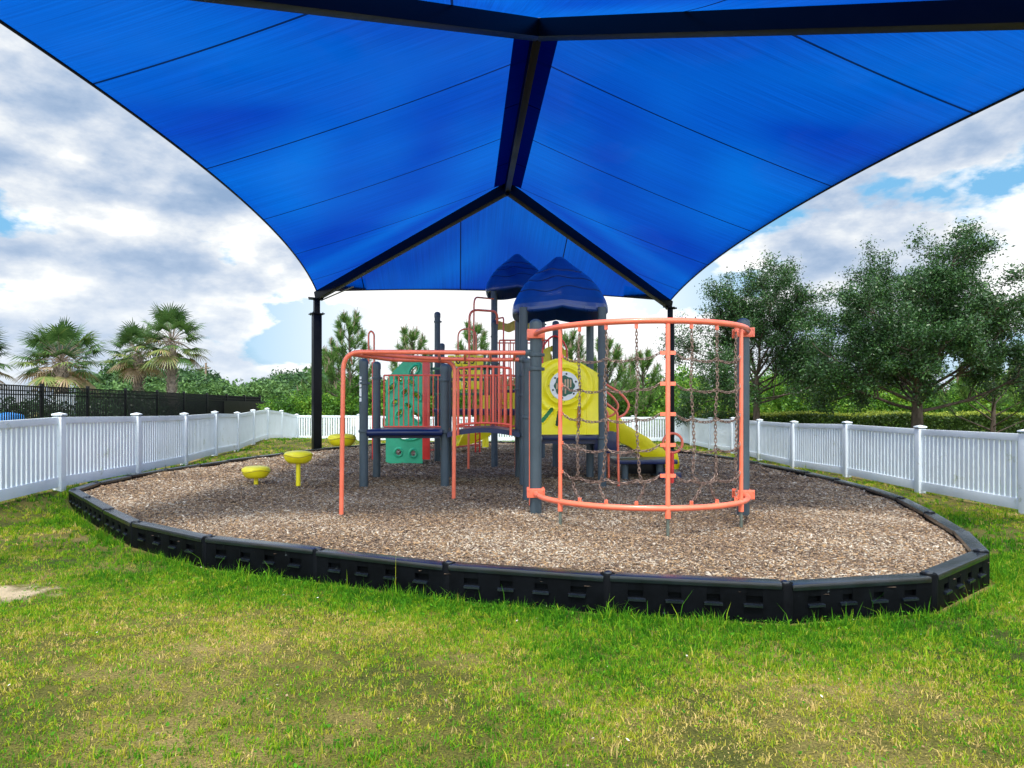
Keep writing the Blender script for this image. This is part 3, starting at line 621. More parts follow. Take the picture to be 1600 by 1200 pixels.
# ---- curved chain net
NC = Vector((1.43,7.66,0)); NR_ = 1.16
def ring(th, z, rr=NR_): return Vector((NC.x+rr*math.cos(th), NC.y-rr*math.sin(th), z))
def th_px(px):
    best = None
    for i in range(0, 1801):
        th = math.pi*i/1800; p = ring(th, 0); e = abs(800+F*p.x/p.y-px)+ (0.0 if p.y < 7.45 else 6)
        if best is None or e < best[0]: best = (e, th)
    return best[1]
for z in (2.25, 0.455):
    pts = [ring(math.pi*(i/48)*0.995+0.008, z) for i in range(49)]
    MB().tube(pts, 0.029, 14).build('net_rail', M['coral'], play)
    for p_, y_ in ((pA,7.73),(pB,7.59)):
        x_ = .27 if p_ is pA else 2.58
        mb = MB(); mb.box((x_, y_-PR-0.010, z+0.005), (0.20,0.012,0.105), None, 0.003); mb.box((x_, y_+PR+0.010, z+0.005), (0.20,0.012,0.105), None, 0.003)
        for sx in (-.085,.085):
            for sz in (-.035,.035): mb.cyl((x_+sx, y_-PR-0.024, z+sz), (x_+sx, y_+PR+0.024, z+sz), 0.008, 8)
        mb.build('bracket', M['coral'], p_)
TL, TCn, TR = math.atan2(.69, -.94), math.atan2(1.07, .055), math.atan2(.76, .95)
rows = [1.943,1.648,1.357,1.062,.768]
for th, rw in ((TL,.021),(TCn,.023),(TR,.021)):
    a = ring(th, 2.22); mb = MB(); mb.tube([ring(th,.36), ring(th,2.22)], rw, 12)
    mb.cyl(ring(th,.36), ring(th,.46), rw+0.006, 12)
    st_ = mb.build('net_strut', M['coral'], play)
    MB().cyl(ring(th,.14), ring(th,.36), 0.016, 10).build('ground_stub', M['stub'], st_)
    tg = Vector((-math.sin(th), -math.cos(th), 0)); mb = MB()
    for z in rows:
        if th == TCn: mb.beam(ring(th,z)-tg*0.075, ring(th,z)+tg*0.075, 0.010, 0.036)
        elif th == TL: mb.beam(ring(th,z), ring(th,z)-tg*0.045, 0.010, 0.034)
        else: mb.beam(ring(th,z), ring(th,z)+tg*0.045, 0.010, 0.034)
    mb.build('tab', M['coral'], st_)
def chain(path, pitch=0.034, ln=0.048, wdt=0.023, wire=0.0043, name='chain', start=0):
    path = [Vector(p) for p in path]; cum = [0]
    for a, b_ in zip(path, path[1:]): cum.append(cum[-1]+(b_-a).length)
    tot = cum[-1]; n_ = max(1, int(tot/pitch)); mb = MB()
    def at(s):
        s = max(0, min(tot, s))
        for i in range(len(path)-1):
            if s <= cum[i+1]: return path[i].lerp(path[i+1], (s-cum[i])/max(1e-9, cum[i+1]-cum[i]))
        return path[-1]
    base = None
    for k in range(n_):
        s = (k+0.5)*tot/n_; c = at(s); t_ = (at(s+0.012)-at(s-0.012)).normalized()
        ref = Vector((0.3,-1,0.1)) if abs(t_.z) > 0.6 else Vector((0,0,1))
        x_ = t_.cross(ref).normalized(); y_ = t_.cross(x_)
        roll = R(45 if k % 2 else -45)+0.2*math.sin(k*1.7); w_ = x_*math.cos(roll)+y_*math.sin(roll)
        hl = ln/2-wdt/2; loop = []
        for j in range(5): a = math.pi*j/4-math.pi/2; loop.append(c+t_*(hl+wdt/2*math.cos(a))+w_*(wdt/2*math.sin(a)))
        for j in range(5): a = math.pi*j/4+math.pi/2; loop.append(c+t_*(-hl+wdt/2*math.cos(a))+w_*(wdt/2*math.sin(a)))
        mb.tube(loop, wire, 5, closed=True)
    return mb.build(name, M['rust_chain'], play)
pxs = [905.5, 947, 994.5, 1080.5, 1120, 1150]; ths = [th_px(p) for p in pxs]; sw = [0.07,0.06,-0.06,-0.09,0.07,-0.03]
for th, s_ in zip(ths, sw):
    mb = MB()
    for z, sg in ((2.205,-1),(0.495,1)): mb.box(ring(th, z), (0.034,0.014,0.055), None, 0.004); mb.cyl(ring(th, z+sg*0.02, NR_+0.015), ring(th, z+sg*0.02, NR_-0.015), 0.010, 8)
    mb.build('tab', M['coral'], play)
    pts = [ring(th,2.18)]+[ring(th+0.012*math.sin(i*2+th*9)+(0.3*s_*i/5), z) for i, z in enumerate(rows)]+[ring(th+s_*1.0,.68), ring(th+s_*0.9,.62), ring(th+s_*.3,.54), ring(th,.515)]
    chain(pts)
for z in rows:
    for seq in ([TL+(-0.04)]+ths[:3]+[TCn+0.07], [TCn-0.07]+ths[3:]+[TR+0.04]):
        pts = []
        for i in range(len(seq)-1):
            for k in range(7):
                t_ = k/6; sag = -0.030*4*t_*(1-t_); dz = 0
                zi = lambda q: z-0.05*(0 if q in (0, len(seq)-1) else 1)
                pts.append(ring(seq[i]+(seq[i+1]-seq[i])*t_, zi(i)*(1-t_)+zi(i+1)*t_+sag))
        chain(pts)
# ---- blue roofs
def roof(cx, cy, zb, H=1.0, W=0.775):
    mb = MB(); nt_ = 200; prof = [(0.0,1.0),(0.07,0.99),(0.15,0.945),(0.27,0.86),(0.46,0.735),(0.64,0.61),(0.78,0.475),(0.88,0.345),(0.955,0.22),(0.99,0.13),(1.0,0.06),(0.998,0.02),(0.985,0.0),(0.95,-0.015)]
    fine_ = []
    for i in range(len(prof)-1):
        for k in range(12): t_ = k/12; fine_.append((prof[i][0]*(1-t_)+prof[i+1][0]*t_, prof[i][1]*(1-t_)+prof[i+1][1]*t_))
    fine_.append(prof[-1]); fine_ += [(0.93,0.0),(0.88,0.10),(0.5,0.42),(0.02,0.5)]
    V = []
    for (r_, z_) in fine_:
        for k in range(nt_):
            a = 2*math.pi*k/nt_; n_ = 3.6+ (1-r_)*-1.4
            se = (abs(math.cos(a))**n_+abs(math.sin(a))**n_)**(-1/n_)
            # bottom edge arches up in the middle of every side
            mid = abs(math.sin(2*a)); arch = 0.09*(1-mid)**1.2*max(0, 1-max(0, z_)/0.45) if z_ < 0.45 else 0
            g_ = 0
            if 0.05 < r_ and z_ > 0.1:
                for zc, am, ph in ((0.36,0.035,0.3),(0.55,0.030,1.4),(0.71,0.02,2.5)):
                    d_ = z_-(zc+am*math.sin(4*a+ph)+am*0.6*math.sin(8*a+ph*2)); g_ += 0.012*math.exp(-(d_/0.014)**2)
            rr = W*r_*se*(1-g_*0.8)
            V.append(Vector((cx+rr*math.cos(a), cy+rr*math.sin(a), zb+H*(z_+arch*0.75)-g_*0.6)))
    F_ = []
    m_ = len(fine_)
    for i in range(m_-1):
        for k in range(nt_): F_.append((i*nt_+k, i*nt_+(k+1) % nt_, (i+1)*nt_+(k+1) % nt_, (i+1)*nt_+k))
    F_.append(tuple((m_-1)*nt_+k for k in range(nt_)))
    mb.add(V, F_); ro = mb.build('roof', M['roof'], play, ang=60)
    for zc, am, ph in ((0.36,0.035,0.3),(0.55,0.030,1.4),(0.71,0.02,2.5)):
        pts = []
        for k in range(nt_):
            a = 2*math.pi*k/nt_; z_ = zc+am*math.sin(4*a+ph)+am*0.6*math.sin(8*a+ph*2)
            for i in range(len(prof)-1):
                if prof[i+1][1] <= z_ <= prof[i][1]: f_ = (prof[i][1]-z_)/(prof[i][1]-prof[i+1][1]); r_ = prof[i][0]*(1-f_)+prof[i+1][0]*f_; break
            n_ = 3.6-1.4*(1-r_); se = (abs(math.cos(a))**n_+abs(math.sin(a))**n_)**(-1/n_); rr = W*r_*se*0.990
            arch = 0.09*(1-abs(math.sin(2*a)))**1.2*max(0, 1-z_/0.45) if z_ < 0.45 else 0
            pts.append((cx+rr*math.cos(a), cy+rr*math.sin(a), zb+H*(z_+arch*0.75)-0.006))
        MB().tube(pts, 0.0095, 5, closed=True).build('groove_shade_line', M['groove_shade'], ro)  # dark tube laid in each groove stands for its shade
    return ro
roof(.78, 11.27, 2.93); roof(.13, 17.4, 4.33, 1.05, 0.80)
# ---- plates cut on a fine grid (real holes)
def plate(name, mat, parent, org, ux, uz, x0, x1, z0, z1, step, keep, depth, th=0.02):
    """org + ux*x + uz*z; keep(x,z)->bool array, depth(x,z)-> push towards the viewer side"""
    ux, uz = Vector(ux).normalized(), Vector(uz).normalized(); nn = ux.cross(uz).normalized()
    xs = np.arange(x0, x1+step/2, step); zs = np.arange(z0, z1+step/2, step); X, Z = np.meshgrid(xs, zs, indexing='ij')
    kc = keep((X[:-1,:-1]+step/2), (Z[:-1,:-1]+step/2)); D = depth(X, Z)
    ni, nj = X.shape; base = np.array(org)+X[...,None]*np.array(ux)+Z[...,None]*np.array(uz)
    fr = (base+D[...,None]*np.array(nn)).reshape(-1,3); bk = (base+(D-th)[...,None]*np.array(nn)).reshape(-1,3)
    idx = np.arange(ni*nj).reshape(ni, nj); n0 = ni*nj; fs = []
    pad = np.zeros((ni+1, nj+1), bool); pad[1:-1,1:-1] = kc
    I, J = np.nonzero(kc)
    a, b_, c, d_ = idx[I,J], idx[I+1,J], idx[I+1,J+1], idx[I,J+1]
    fs.append(np.stack([a,b_,c,d_],-1)); fs.append(np.stack([d_,c,b_,a],-1)+n0)
    for di, dj, p, q in ((-1,0,a,d_),(1,0,c,b_),(0,-1,b_,a),(0,1,d_,c)):
        e = ~pad[I+1+di, J+1+dj]; fs.append(np.stack([p[e],q[e],q[e]+n0,p[e]+n0],-1))
    o = np_mesh(name, np.concatenate([fr,bk]), np.concatenate(fs), mat, parent, smooth=True)
    bm = bmesh.new(); bm.from_mesh(o.data); bmesh.ops.delete(bm, geom=[v for v in bm.verts if not v.link_faces], context='VERTS'); bmesh.ops.recalc_face_normals(bm, faces=bm.faces[:]); bm.to_mesh(o.data); bm.free()
    o.data.set_sharp_from_angle(angle=R(50)); return o
# yellow bubble panel between the front roof posts
pw = 1.09; cxw, czw, = 0.555, 0.765
def top_y(X): return np.where(X < 0.56, 1.195-0.22*((X-0.56)/0.56)**2, 1.195-0.235*((X-0.56)/0.53)**1.4*1.0)
def cap(X, Z, x0, z0, x1, z1, r):
    dx, dz = x1-x0, z1-z0; t_ = np.clip(((X-x0)*dx+(Z-z0)*dz)/(dx*dx+dz*dz), 0, 1); return np.hypot(X-x0-t_*dx, Z-z0-t_*dz) < r
slots = [(0.22,0.23,0.36,0.40,0.030),(0.445,0.17,0.475,0.36,0.026),(0.775,0.17,0.785,0.42,0.032)]
def kp(X, Z):
    k = (Z < np.where(X < 0.56, 1.195-0.22*((0.56-X)/0.56)**2, 1.195-0.235*(np.clip(X-0.56,0,1)/0.53)**1.4))
    for s in slots: k &= ~cap(X, Z, *s)
    k &= np.hypot(X-cxw, Z-czw) > 0.20
    return k
def dp(X, Z):
    r_ = np.hypot(X-cxw, Z-czw); D = 0.035*np.exp(-((r_-0.285)/0.028)**2)+0.022*np.exp(-((r_-0.43)/0.035)**2)*(Z > 0.4)+0.025*(1-ss(0.30,0.5,r_))
    D = D+0.02*np.sin(X*7+0.5)*(1-ss(0.1,0.5,Z))*1.0-0.03*ss(0.95,1.09,X)-0.012*(X > 0.9)
    for s in slots: D = D+0.012*cap(X, Z, s[0],s[1],s[2],s[3],s[4]+0.02)
    return D
bp_ = plate('bubble_panel', M['yellow'], play, (.25,10.50,1.0), (1,0,0), (0,0,1), 0.0, pw, 0.015, 1.21, 0.008, kp, dp, 0.03)
def disc(cx, cz, y, r, th=0.008, n=40, fn=None):
    mb = MB(); vs = []
    for s in (0, 1):
        for k in range(n):
            a = 2*math.pi*k/n; q = r if fn is None else fn(a); vs.append(Vector((cx+q*math.cos(a), y+s*th, cz+q*math.sin(a))))
    mb.add(vs, [tuple(range(n)), tuple(n+k for k in reversed(range(n)))]+[(k, k+n, (k+1) % n+n, (k+1) % n) for k in range(n)]); return mb
wx, wz = .25+cxw, 1.0+czw
win = disc(wx, wz, 10.455, 0.225, 0.02).build('window_ring', M['label'], bp_)
disc(wx, wz, 10.449, 0.150, 0.005, 96, lambda a: 0.155+0.009*math.cos(8*a)).build('window_picture', M['dgreen'], win)
mb = MB()
for i, (dx, z0, z1) in enumerate(((-.115,-.05,.04),(-.075,-.10,.085),(-.03,-.07,.05),(.015,-.12,.10),(.055,-.03,.11),(.095,-.02,.10))):
    mb.add([Vector((wx+dx+a_, 10.4475+q, wz+z)) for q in (0,0.0012) for a_, z in ((-.011,z0),(.011,z0),(.013,z1-.01),(.006,z1),(-.006,z1),(-.013,z1-.01))], [tuple(range(6)), tuple(reversed(range(6,12)))])
mb.build('hand_print', M['tan'], win)
mb = MB()
for k in range(6): a = 0.35+k*math.pi/3; mb.cyl((wx+.187*math.cos(a),10.447,wz+.187*math.sin(a)), (wx+.187*math.cos(a),10.46,wz+.187*math.sin(a)), 0.015, 12)
mb.build('screw', M['ink'], win)
mb = MB()
for k in range(8): a = k*math.pi/4; mb.cyl((wx+.245*math.cos(a),10.42,wz+.245*math.sin(a)), (wx+.245*math.cos(a),10.47,wz+.245*math.sin(a)), 0.006, 8)
mb.build('screw', M['ink'], bp_)
MB().beam((.45,10.60,1.20),(.64,10.60,1.42),0.02,0.09).build('slot_backing', M['green'], bp_)
MB().box((1.03,10.62,1.28),(0.09,0.02,0.36)).build('slot_backing', M['orange'], bp_)
MB().box((.71,10.62,1.24),(0.10,0.02,0.32)).build('slot_backing', M['dgreen'], bp_)
for x_ in (.45,1.0): MB().lathe((x_,10.54,.93), [(0.012,-0.02),(0.022,0),(0.022,0.05),(0.012,0.07)], 10).build('bolt', M['steel'], bp_)
# green climbing wall
holes = [(0.62,2.05,.09,.12),(0.30,1.86,.07,.085),(0.13,1.68,.055,.10),(0.55,1.80,.055,.07),(0.42,1.58,.06,.075),(0.68,1.50,.08,.10),(0.20,1.36,.055,.07),(0.50,1.28,.07,.07),(0.30,1.12,.06,.09),(0.66,1.06,.09,.12),(0.42,0.78,.10,.07)]
h2 = [(0.52,0.62,.20,.085,0),(0.28,0.27,.085,.085,1),(0.60,0.25,.075,.085,2)]
def hole(X, Z, e=0.0):
    k = np.zeros(X.shape, bool)
    for i, (a, b_, c, d_) in enumerate(holes):
        u_ = (X-a)+(0.5 if i % 2 else -0.5)*(Z-b_); k |= (np.abs(u_/(c+e))**1.7+np.abs((Z-b_)/(d_+e))**1.7) < 0.62
    for a, b_, c, d_, m_ in h2:
        if m_ == 0: k |= (np.abs((X-a)/(c+e))**3+np.abs((Z-b_)/(d_*0.8+e))**3 < 1) & (Z > b_-d_*0.5+0.15*(X-a)-e)
        else: k |= np.hypot((X-a)/(c*0.70+e), (Z-b_)/(d_*0.72+e)) < 1
    return k
def kg(X, Z): return ~hole(X, Z) & (Z < 2.26-1.3*np.clip(0.42-X,0,1)**1.25) & (Z > 0.03+0.35*np.clip(0.10-X,0,1)) & ~((X > 0.76)&(Z > 2.2))
def dg(X, Z):
    D = 0*X
    for i, (a, b_, c, d_) in enumerate(holes):
        u_ = (X-a)+(0.5 if i % 2 else -0.5)*(Z-b_); q = np.hypot(u_/(c*1.25), (Z-b_)/(d_*1.25)); D = D+0.030*np.exp(-((q-0.85)/0.16)**2)
    for a, b_, c, d_, m_ in h2: q = np.hypot((X-a)/c, (Z-b_)/d_); D = D+0.028*np.exp(-((q-1.0)/0.2)**2)
    return D+0.03*np.cos((X-0.4)*3.0)
cw = plate('climbing_wall', M['green'], play, (-2.745,14.8,MZ), (1,0,0), (0,0,1), 0.0, 0.80, 0.03, 2.28, 0.010, kg, dg, 0.035)
for x_, w__, z1 in ((-1.865,0.165,2.5),(-3.0,0.09,2.42)):
    MB().box((x_, 14.80, (MZ+0.03+z1)/2+0.05), (w__,0.05,z1-MZ-0.1), None, 0.012).build('side_plate', M['red'], cw)
MB().tube(fillet([(-3.12,14.8,2.4),(-3.12,14.8,3.05),(-3.07,14.8,3.12),(-3.0,14.8,3.05),(-3.0,14.8,0.4)], 0.06), 0.02, 8).build('grab_loop', M['coral'], play)
# number panel
fr = MB(); y_ = 14.0
for z_ in (2.585, 2.24, 2.02, 1.72): fr.box((-1.05,y_,z_),(1.24,0.05,0.035 if z_ > 2.5 else 0.05),None,0.006)
for x_ in (-1.655,-.56,-.47): fr.box((x_,y_,2.15),(0.05,0.05,0.9),None,0.006)
frame = fr.build('number_panel', M['dgreen'], play)
def text_mesh(ch, x, y, z, size, mat, parent, name='numeral'):
    cu = bpy.data.curves.new('t', 'FONT'); cu.body = ch; cu.size = size; cu.extrude = 0.002; cu.offset = 0.004; cu.align_x = 'CENTER'; cu.align_y = 'CENTER'
    to = bpy.data.objects.new('t', cu); COL.objects.link(to); bpy.context.view_layer.update()
    me = bpy.data.meshes.new_from_object(to.evaluated_get(bpy.context.evaluated_depsgraph_get())); bpy.data.objects.remove(to)
    o0 = origin(parent)
    for v in me.vertices: v.co = Vector((v.co.x+x, y-v.co.z, v.co.y+z))-o0
    me.materials.clear(); me.materials.append(mat); o = bpy.data.objects.new(name, me); COL.objects.link(o); o.parent = parent; return o
for zr, chs in ((2.40, ('','0','2','3','')), (2.13, ('','0','2','','')), (1.90, ('0','','2','',''))):
    for k, ch in enumerate(chs):
        x_ = -1.25+0.148*k if True else 0
        mb = MB(); hh = 0.115 if zr > 2.3 else 0.085; mb.box((x_,y_-0.01,zr),(0.138,0.09,hh*2),None,0.02); bl = mb.build('number_block', M['yellow'], frame)
        if ch: text_mesh(ch, x_, y_-0.058, zr, 0.20 if zr > 2.3 else 0.17, M['ink'], frame)
# coral and dark hoops rising from the climbers
def hoop(pts, r=0.020, rad=0.15, mat='coral', name='climbing_hoop'): return MB().tube(fillet(pts, rad), r, 10).build(name, M[mat], play)
hoop([(-.87,13.6,MZ),(-.85,13.6,3.40),(-.30,13.85,3.40),(-.30,13.9,3.15)], 0.024, 0.18)
hoop([(-.89,15.6,1.4),(-.87,15.6,3.98),(-.46,16.7,4.12)], 0.020, 0.2)
hoop([(-1.19,15.0,1.45),(-1.19,15.0,3.18),(-.79,15.0,3.18),(-.79,15.0,1.45)], 0.017, 0.2)
hoop([(-.40,16.7,3.62),(-.20,16.2,3.60),(-.205,15.6,1.5)], 0.020, 0.09)
hoop([(.64,13.9,1.45),(.62,13.9,2.72),(.88,13.9,2.96),(1.12,13.9,2.72),(1.14,13.9,1.45)], 0.020, 0.26, 'red')
# red lattice climber at the back
mb = MB()
for x_, z1 in ((-1.02,1.45),(-.90,1.45)): mb.tube([(x_,19.0,MZ),(x_+.02,18.6,z1)], 0.022, 8)
for k in range(7): mb.tube([(-1.02,19.0-.05*k,.35+k*.17),(-.90,19.0-.05*k,.42+k*.17)], 0.014, 6)
mb.tube([(-1.9,16.0,.45),(-.9,17.6,.5)], 0.018, 6); mb.build('lattice_climber', M['red'], play)
# wavy olive banner under the far roof
V = []; mb = MB()
for i in range(31):
    x_ = -.40+i*1.12/30; z0 = 3.34+0.03*math.sin(i*0.55); z1 = 3.56+0.035*math.sin(i*0.55+0.8); yy = 16.78+0.03*math.sin(i*0.9)
    V += [Vector((x_,yy,z0)),Vector((x_,yy,z1)),Vector((x_,yy+0.02,z1)),Vector((x_,yy+0.02,z0))]
fs = []
for i in range(30):
    for k in range(4): fs.append((i*4+k,(i+1)*4+k,(i+1)*4+(k+1) % 4,i*4+(k+1) % 4))
fs += [(0,1,2,3),(123,122,121,120)]; mb.add(V, fs); mb.build('wavy_panel', M['olive'], play)
# ---- slides: U channel swept along a path
def slide(path, w_, hw, name, mat, side=None, th=0.03, label=None, wav=0.0):
    path = [Vector(p) for p in path]; fine_ = []
    for i in range(len(path)-1):
        p0 = path[max(0,i-1)]; p1 = path[i]; p2 = path[i+1]; p3 = path[min(len(path)-1,i+2)]
        for k in range(8):
            t_ = k/8; fine_.append(0.5*((2*p1)+(p2-p0)*t_+(2*p0-5*p1+4*p2-p3)*t_*t_+(3*p1-p0-3*p2+p3)*t_**3))
    fine_.append(path[-1]); prof = []
    hw2 = w_/2
    inner = [(-hw2,hw),(-hw2+0.02,hw*0.45),(-hw2+0.07,0.05),(-hw2+0.16,0.0),(hw2-0.16,0.0),(hw2-0.07,0.05),(hw2-0.02,hw*0.45),(hw2,hw)]
    outer = [(hw2+0.045,hw+0.012),(hw2+0.05,hw-0.05),(hw2+0.03,hw*0.4),(hw2-0.03,-0.04),(-hw2+0.03,-0.04),(-hw2-0.03,hw*0.4),(-hw2-0.05,hw-0.05),(-hw2-0.045,hw+0.012)]
    prof = inner+outer; n_ = len(prof); V = []; F_ = []
    for i, p in enumerate(fine_):
        a = fine_[max(0,i-1)]; b_ = fine_[min(len(fine_)-1,i+1)]; t_ = (b_-a); th_ = Vector((t_.x,t_.y,0)).normalized(); sd_ = Vector((th_.y,-th_.x,0)); up = sd_.cross(t_.normalized()); up = up if up.z > 0 else -up
        fade = min(1, (len(fine_)-1-i)/5+0.25)
        for (u_, v_) in prof: V.append(p+sd_*u_+up*((v_*fade if v_ > 0 else v_)+wav*math.sin(i*0.55)*(v_ > 0.1)))
    for i in range(len(fine_)-1):
        for k in range(n_): F_.append((i*n_+k,(i+1)*n_+k,(i+1)*n_+(k+1) % n_,i*n_+(k+1) % n_))
    F_ += [tuple(range(n_)), tuple((len(fine_)-1)*n_+k for k in reversed(range(n_)))]
    mb = MB(); mb.add(V, F_); return mb.build(name, M[mat], play, ang=55)
slide([(1.25,12.95,1.36),(1.5,12.95,1.30),(1.78,12.95,1.07),(2.02,12.95,0.84),(2.22,12.95,0.74),(2.45,12.95,0.56),(2.72,12.95,0.40),(2.95,12.95,0.34),(3.10,12.95,0.33)], 0.62, 0.27, 'slide', 'yellow', wav=0.015)
slide([(-.1,18.3,1.95),(-.1,18.9,1.75),(.1,19.4,1.4),(.0,19.9,1.05),(-.5,20.1,.8),(-1.0,19.9,.58),(-1.4,19.5,.45),(-1.7,19.2,.42)], 0.60, 0.30, 'slide', 'yellow')
# yellow enclosure of the spiral slide and its orange inside
mb = MB()
for i in range(15):
    a0 = R(190+i*13); a1 = R(190+(i+1)*13); r0 = 0.62; zc = 1.25+0.02*i
    pts = [Vector((-.15+r0*math.cos(a), 16.0+0.5+r0*math.sin(a)*0.6, z)) for a, z in ((a0,zc),(a1,zc),(a1,zc+0.55-0.02*i),(a0,zc+0.55-0.02*i))]
    mb.add(pts+[p+Vector((0,0.03,0)) for p in pts], [(0,1,2,3),(7,6,5,4),(3,2,6,7),(0,4,5,1)])
mb.build('slide_hood', M['yellow'], play)
plate('crawl_panel', M['orange'], play, (-.85,15.45,1.0), (1,0,0), (0,0,1), 0.0, 1.45, 0.0, 0.70, 0.02, lambda X, Z: (np.hypot((X-0.30)/0.16,(Z-0.40)/0.22) > 1)&(Z < 0.66-0.25*np.abs(X-0.7)), lambda X, Z: 0.02*np.sin(X*9), 0.03)
plate('crawl_panel', M['yellow'], play, (-.72,14.6,.98), (1,0,0), (0,0,1), 0.0, 1.05, 0.0, 0.72, 0.02, lambda X, Z: (np.hypot((X-0.42)/0.15,(Z-0.40)/0.19) > 1)&(Z < 0.70-0.5*np.abs(X-0.75))&~((X > 0.55)&(X < 0.72)&(Z < 0.3)), lambda X, Z: 0.02*np.sin(X*9), 0.03)
# slide hood behind the bubble panel
plate('slide_hood', M['yellow'], play, (.62,14.05,1.5), (1,0,0), (0,0,1), 0.0, 0.52, 0.0, 1.25, 0.02, lambda X, Z: (Z < 1.22-1.6*(X-0.26)**2)&~((np.abs(X-0.26) < 0.09)&(Z < 1.1)), lambda X, Z: 0.02*np.cos(X*9), 0.03)
MB().box((.76,14.15,2.05),(0.14,0.05,1.0),None,0.02).build('hood_side', M['orange'], play)
# transfer platform, steps
mb = MB(); mb.box((2.30,12.0,.505),(1.06,0.80,0.07),None,0.015); mb.build('transfer_platform', M['navy'], play)
for x_, y0 in ((1.95,11.75),(2.55,11.75),(2.55,12.25)): MB().cyl((x_,y0,.05),(x_,y0,.47),0.06,14).build('platform_leg', M['post'], play)
MB().box((2.32,12.1,.38),(0.70,0.45,0.20),None,0.01).build('platform_skirt', M['black'], play)
MB().box((2.70,11.75,.27),(0.36,0.40,0.12),None,0.015).build('step', M['navy'], play)
MB().box((1.62,12.05,.83),(0.42,0.75,0.36),None,0.02).build('step_box', M['navy'], play)
MB().box((1.58,12.05,1.0),(0.34,0.75,0.05),None,0.02).build('step', M['navy'], play)
# handrails beside the transfer step
for y_, zb in ((10.72,0),(11.8,0)):
    MB().tube(fillet([(1.68,y_,MZ-0.02),(1.66,y_,1.36),(1.46,y_,1.52)], 0.05), 0.020, 10).build('handrail', M['coral'], play)
    MB().tube(fillet([(1.47,y_,1.80),(1.72,y_,1.66),(1.86,y_,1.47),(1.78,y_,1.32),(1.66,y_,1.27)], 0.12, 8), 0.020, 10).build('handrail', M['coral'], play)
mb = MB(); mb.tube([(2.575+0.155*math.cos(2*math.pi*k/28),10.9,.865+.155*math.sin(2*math.pi*k/28)) for k in range(28)], 0.022, 10, closed=True)
MB_ = mb.build('grab_wheel', M['coral'], play)
MB().cyl((2.565,10.9,MZ-0.02),(2.565,10.9,.71),0.032,12).build('wheel_post', M['red'], play)
MB().box((.57,15.2,.78),(0.11,0.05,0.42),None,0.01).build('hanging_panel', M['yellow'], play)
# ------------------------------------------------------------------ yellow balance pods
def pod(x, y, ztop, label, rx=0.22):
    t_ = thing('balance_pod', label, 'stepping pod', (x,y,MZ), 'yellow balance pods on the mulch')
    mb = MB(); mb.tube([(x,y,MZ-0.1),(x,y,ztop-0.14)], 0.035, 14); mb.build('stem', M['yellow'], t_)
    n_ = 48; prof = [(0.0,0.0),(0.45,-0.003),(0.78,-0.014),(0.93,-0.035),(0.995,-0.062),(1.0,-0.075),(0.975,-0.083),(0.965,-0.088),(0.96,-0.095),(0.93,-0.12),(0.80,-0.165),(0.62,-0.195),(0.3,-0.20),(0.05,-0.20)]
    V = []; F_ = []
    for r_, z_ in prof:
        for k in range(n_):
            a = 2*math.pi*k/n_; wv_ = 0.016*math.sin(3*a+x*5)*(1 if -0.11 < z_ < -0.05 else 0); V.append(Vector((x+r_*rx*math.cos(a), y+r_*rx*math.sin(a), ztop+z_+wv_)))
    for i in range(len(prof)-1):
        for k in range(n_): F_.append((i*n_+k,i*n_+(k+1) % n_,(i+1)*n_+(k+1) % n_,(i+1)*n_+k))
    F_.append(tuple((len(prof)-1)*n_+k for k in range(n_))); mb = MB(); mb.add(V, F_); c_ = mb.build('cap', M['yellow'], t_, ang=60)
    mb = MB(); mb.tube([(x+rx*0.992*math.cos(2*math.pi*k/n_), y+rx*0.992*math.sin(2*math.pi*k/n_), ztop-0.080+0.016*math.sin(3*(2*math.pi*k/n_)+x*5)) for k in range(n_)], 0.0045, 6, closed=True); mb.build('seam', M['olive'], c_)
pod(-4.1, 10.9, .50, 'lowest yellow balance pod, close to the mulch at the far left')
pod(-3.33, 10.6, .76, 'middle height yellow balance pod on a thin stem, between the low and the tall one')
pod(-2.70, 10.8, 1.02, 'tallest yellow balance pod, seen behind the coral pole')
yp = thing('stepping_post', 'thick yellow post standing at the far edge of the mulch', 'post', (-.84,21.5,MZ))
MB().tube([(-.84,21.5,.1),(-.84,21.5,.62)],[0.11,0.10],14).build('stem', M['yellow'], yp); MB().lathe((-.84,21.5,.62),[(0.14,0),(0.15,0.03),(0.12,0.06),(0.02,0.07)],16).build('cap', M['yellow'], yp)
# bench by the far fence
bn = thing('park_bench', 'black framed bench with a tan slatted back just behind the far white fence', 'bench', (-6.6,29.9,float(gz(-6.6,29.9))))
gb = float(gz(-6.6,29.9))
for k in range(3): MB().box((-6.55,29.8+0.16*k,gb+0.45),(1.5,0.12,0.03),None,0.005).build('seat_slat', M['black'], bn)
MB().box((-6.5,30.3,gb+0.80),(1.35,0.03,0.42),None,0.005).build('backrest', M['bench'], bn)
for x_ in (-7.3,-5.8): MB().tube(fillet([(x_,29.75,gb),(x_,29.75,gb+0.66),(x_,30.25,gb+0.66),(x_,30.3,gb+0.45),(x_,30.3,gb)],0.06),0.025,8).build('side_frame', M['black'], bn)
# ------------------------------------------------------------------ black metal fence on the left
bf = thing('metal_fence', 'tall black metal picket fence beyond the white fence on the left', 'fence', (-15,18,0.3))
mb = MB(); yy = 17.0; k = 0
while yy < 42.5:
    MB().box((-15,yy,1.22),(0.085,0.085,2.02),None,0.004).build('post', M['black'], bf)
    y2 = min(yy+2.35, 42.6)
    if y2 < 42.5:
        mb = MB()
        for z_ in (2.13,1.98,1.86,0.5): mb.beam((-15,yy+.04,z_),(-15,y2-.04,z_),0.035,0.035)
        np_ = 25
        for q in range(1,np_): mb.box((-15,yy+(y2-yy)*q/np_,1.28),(0.028,0.028,1.68))
        mb.build('picket_panel', M['black'], bf, smooth=False)
    yy += 2.35
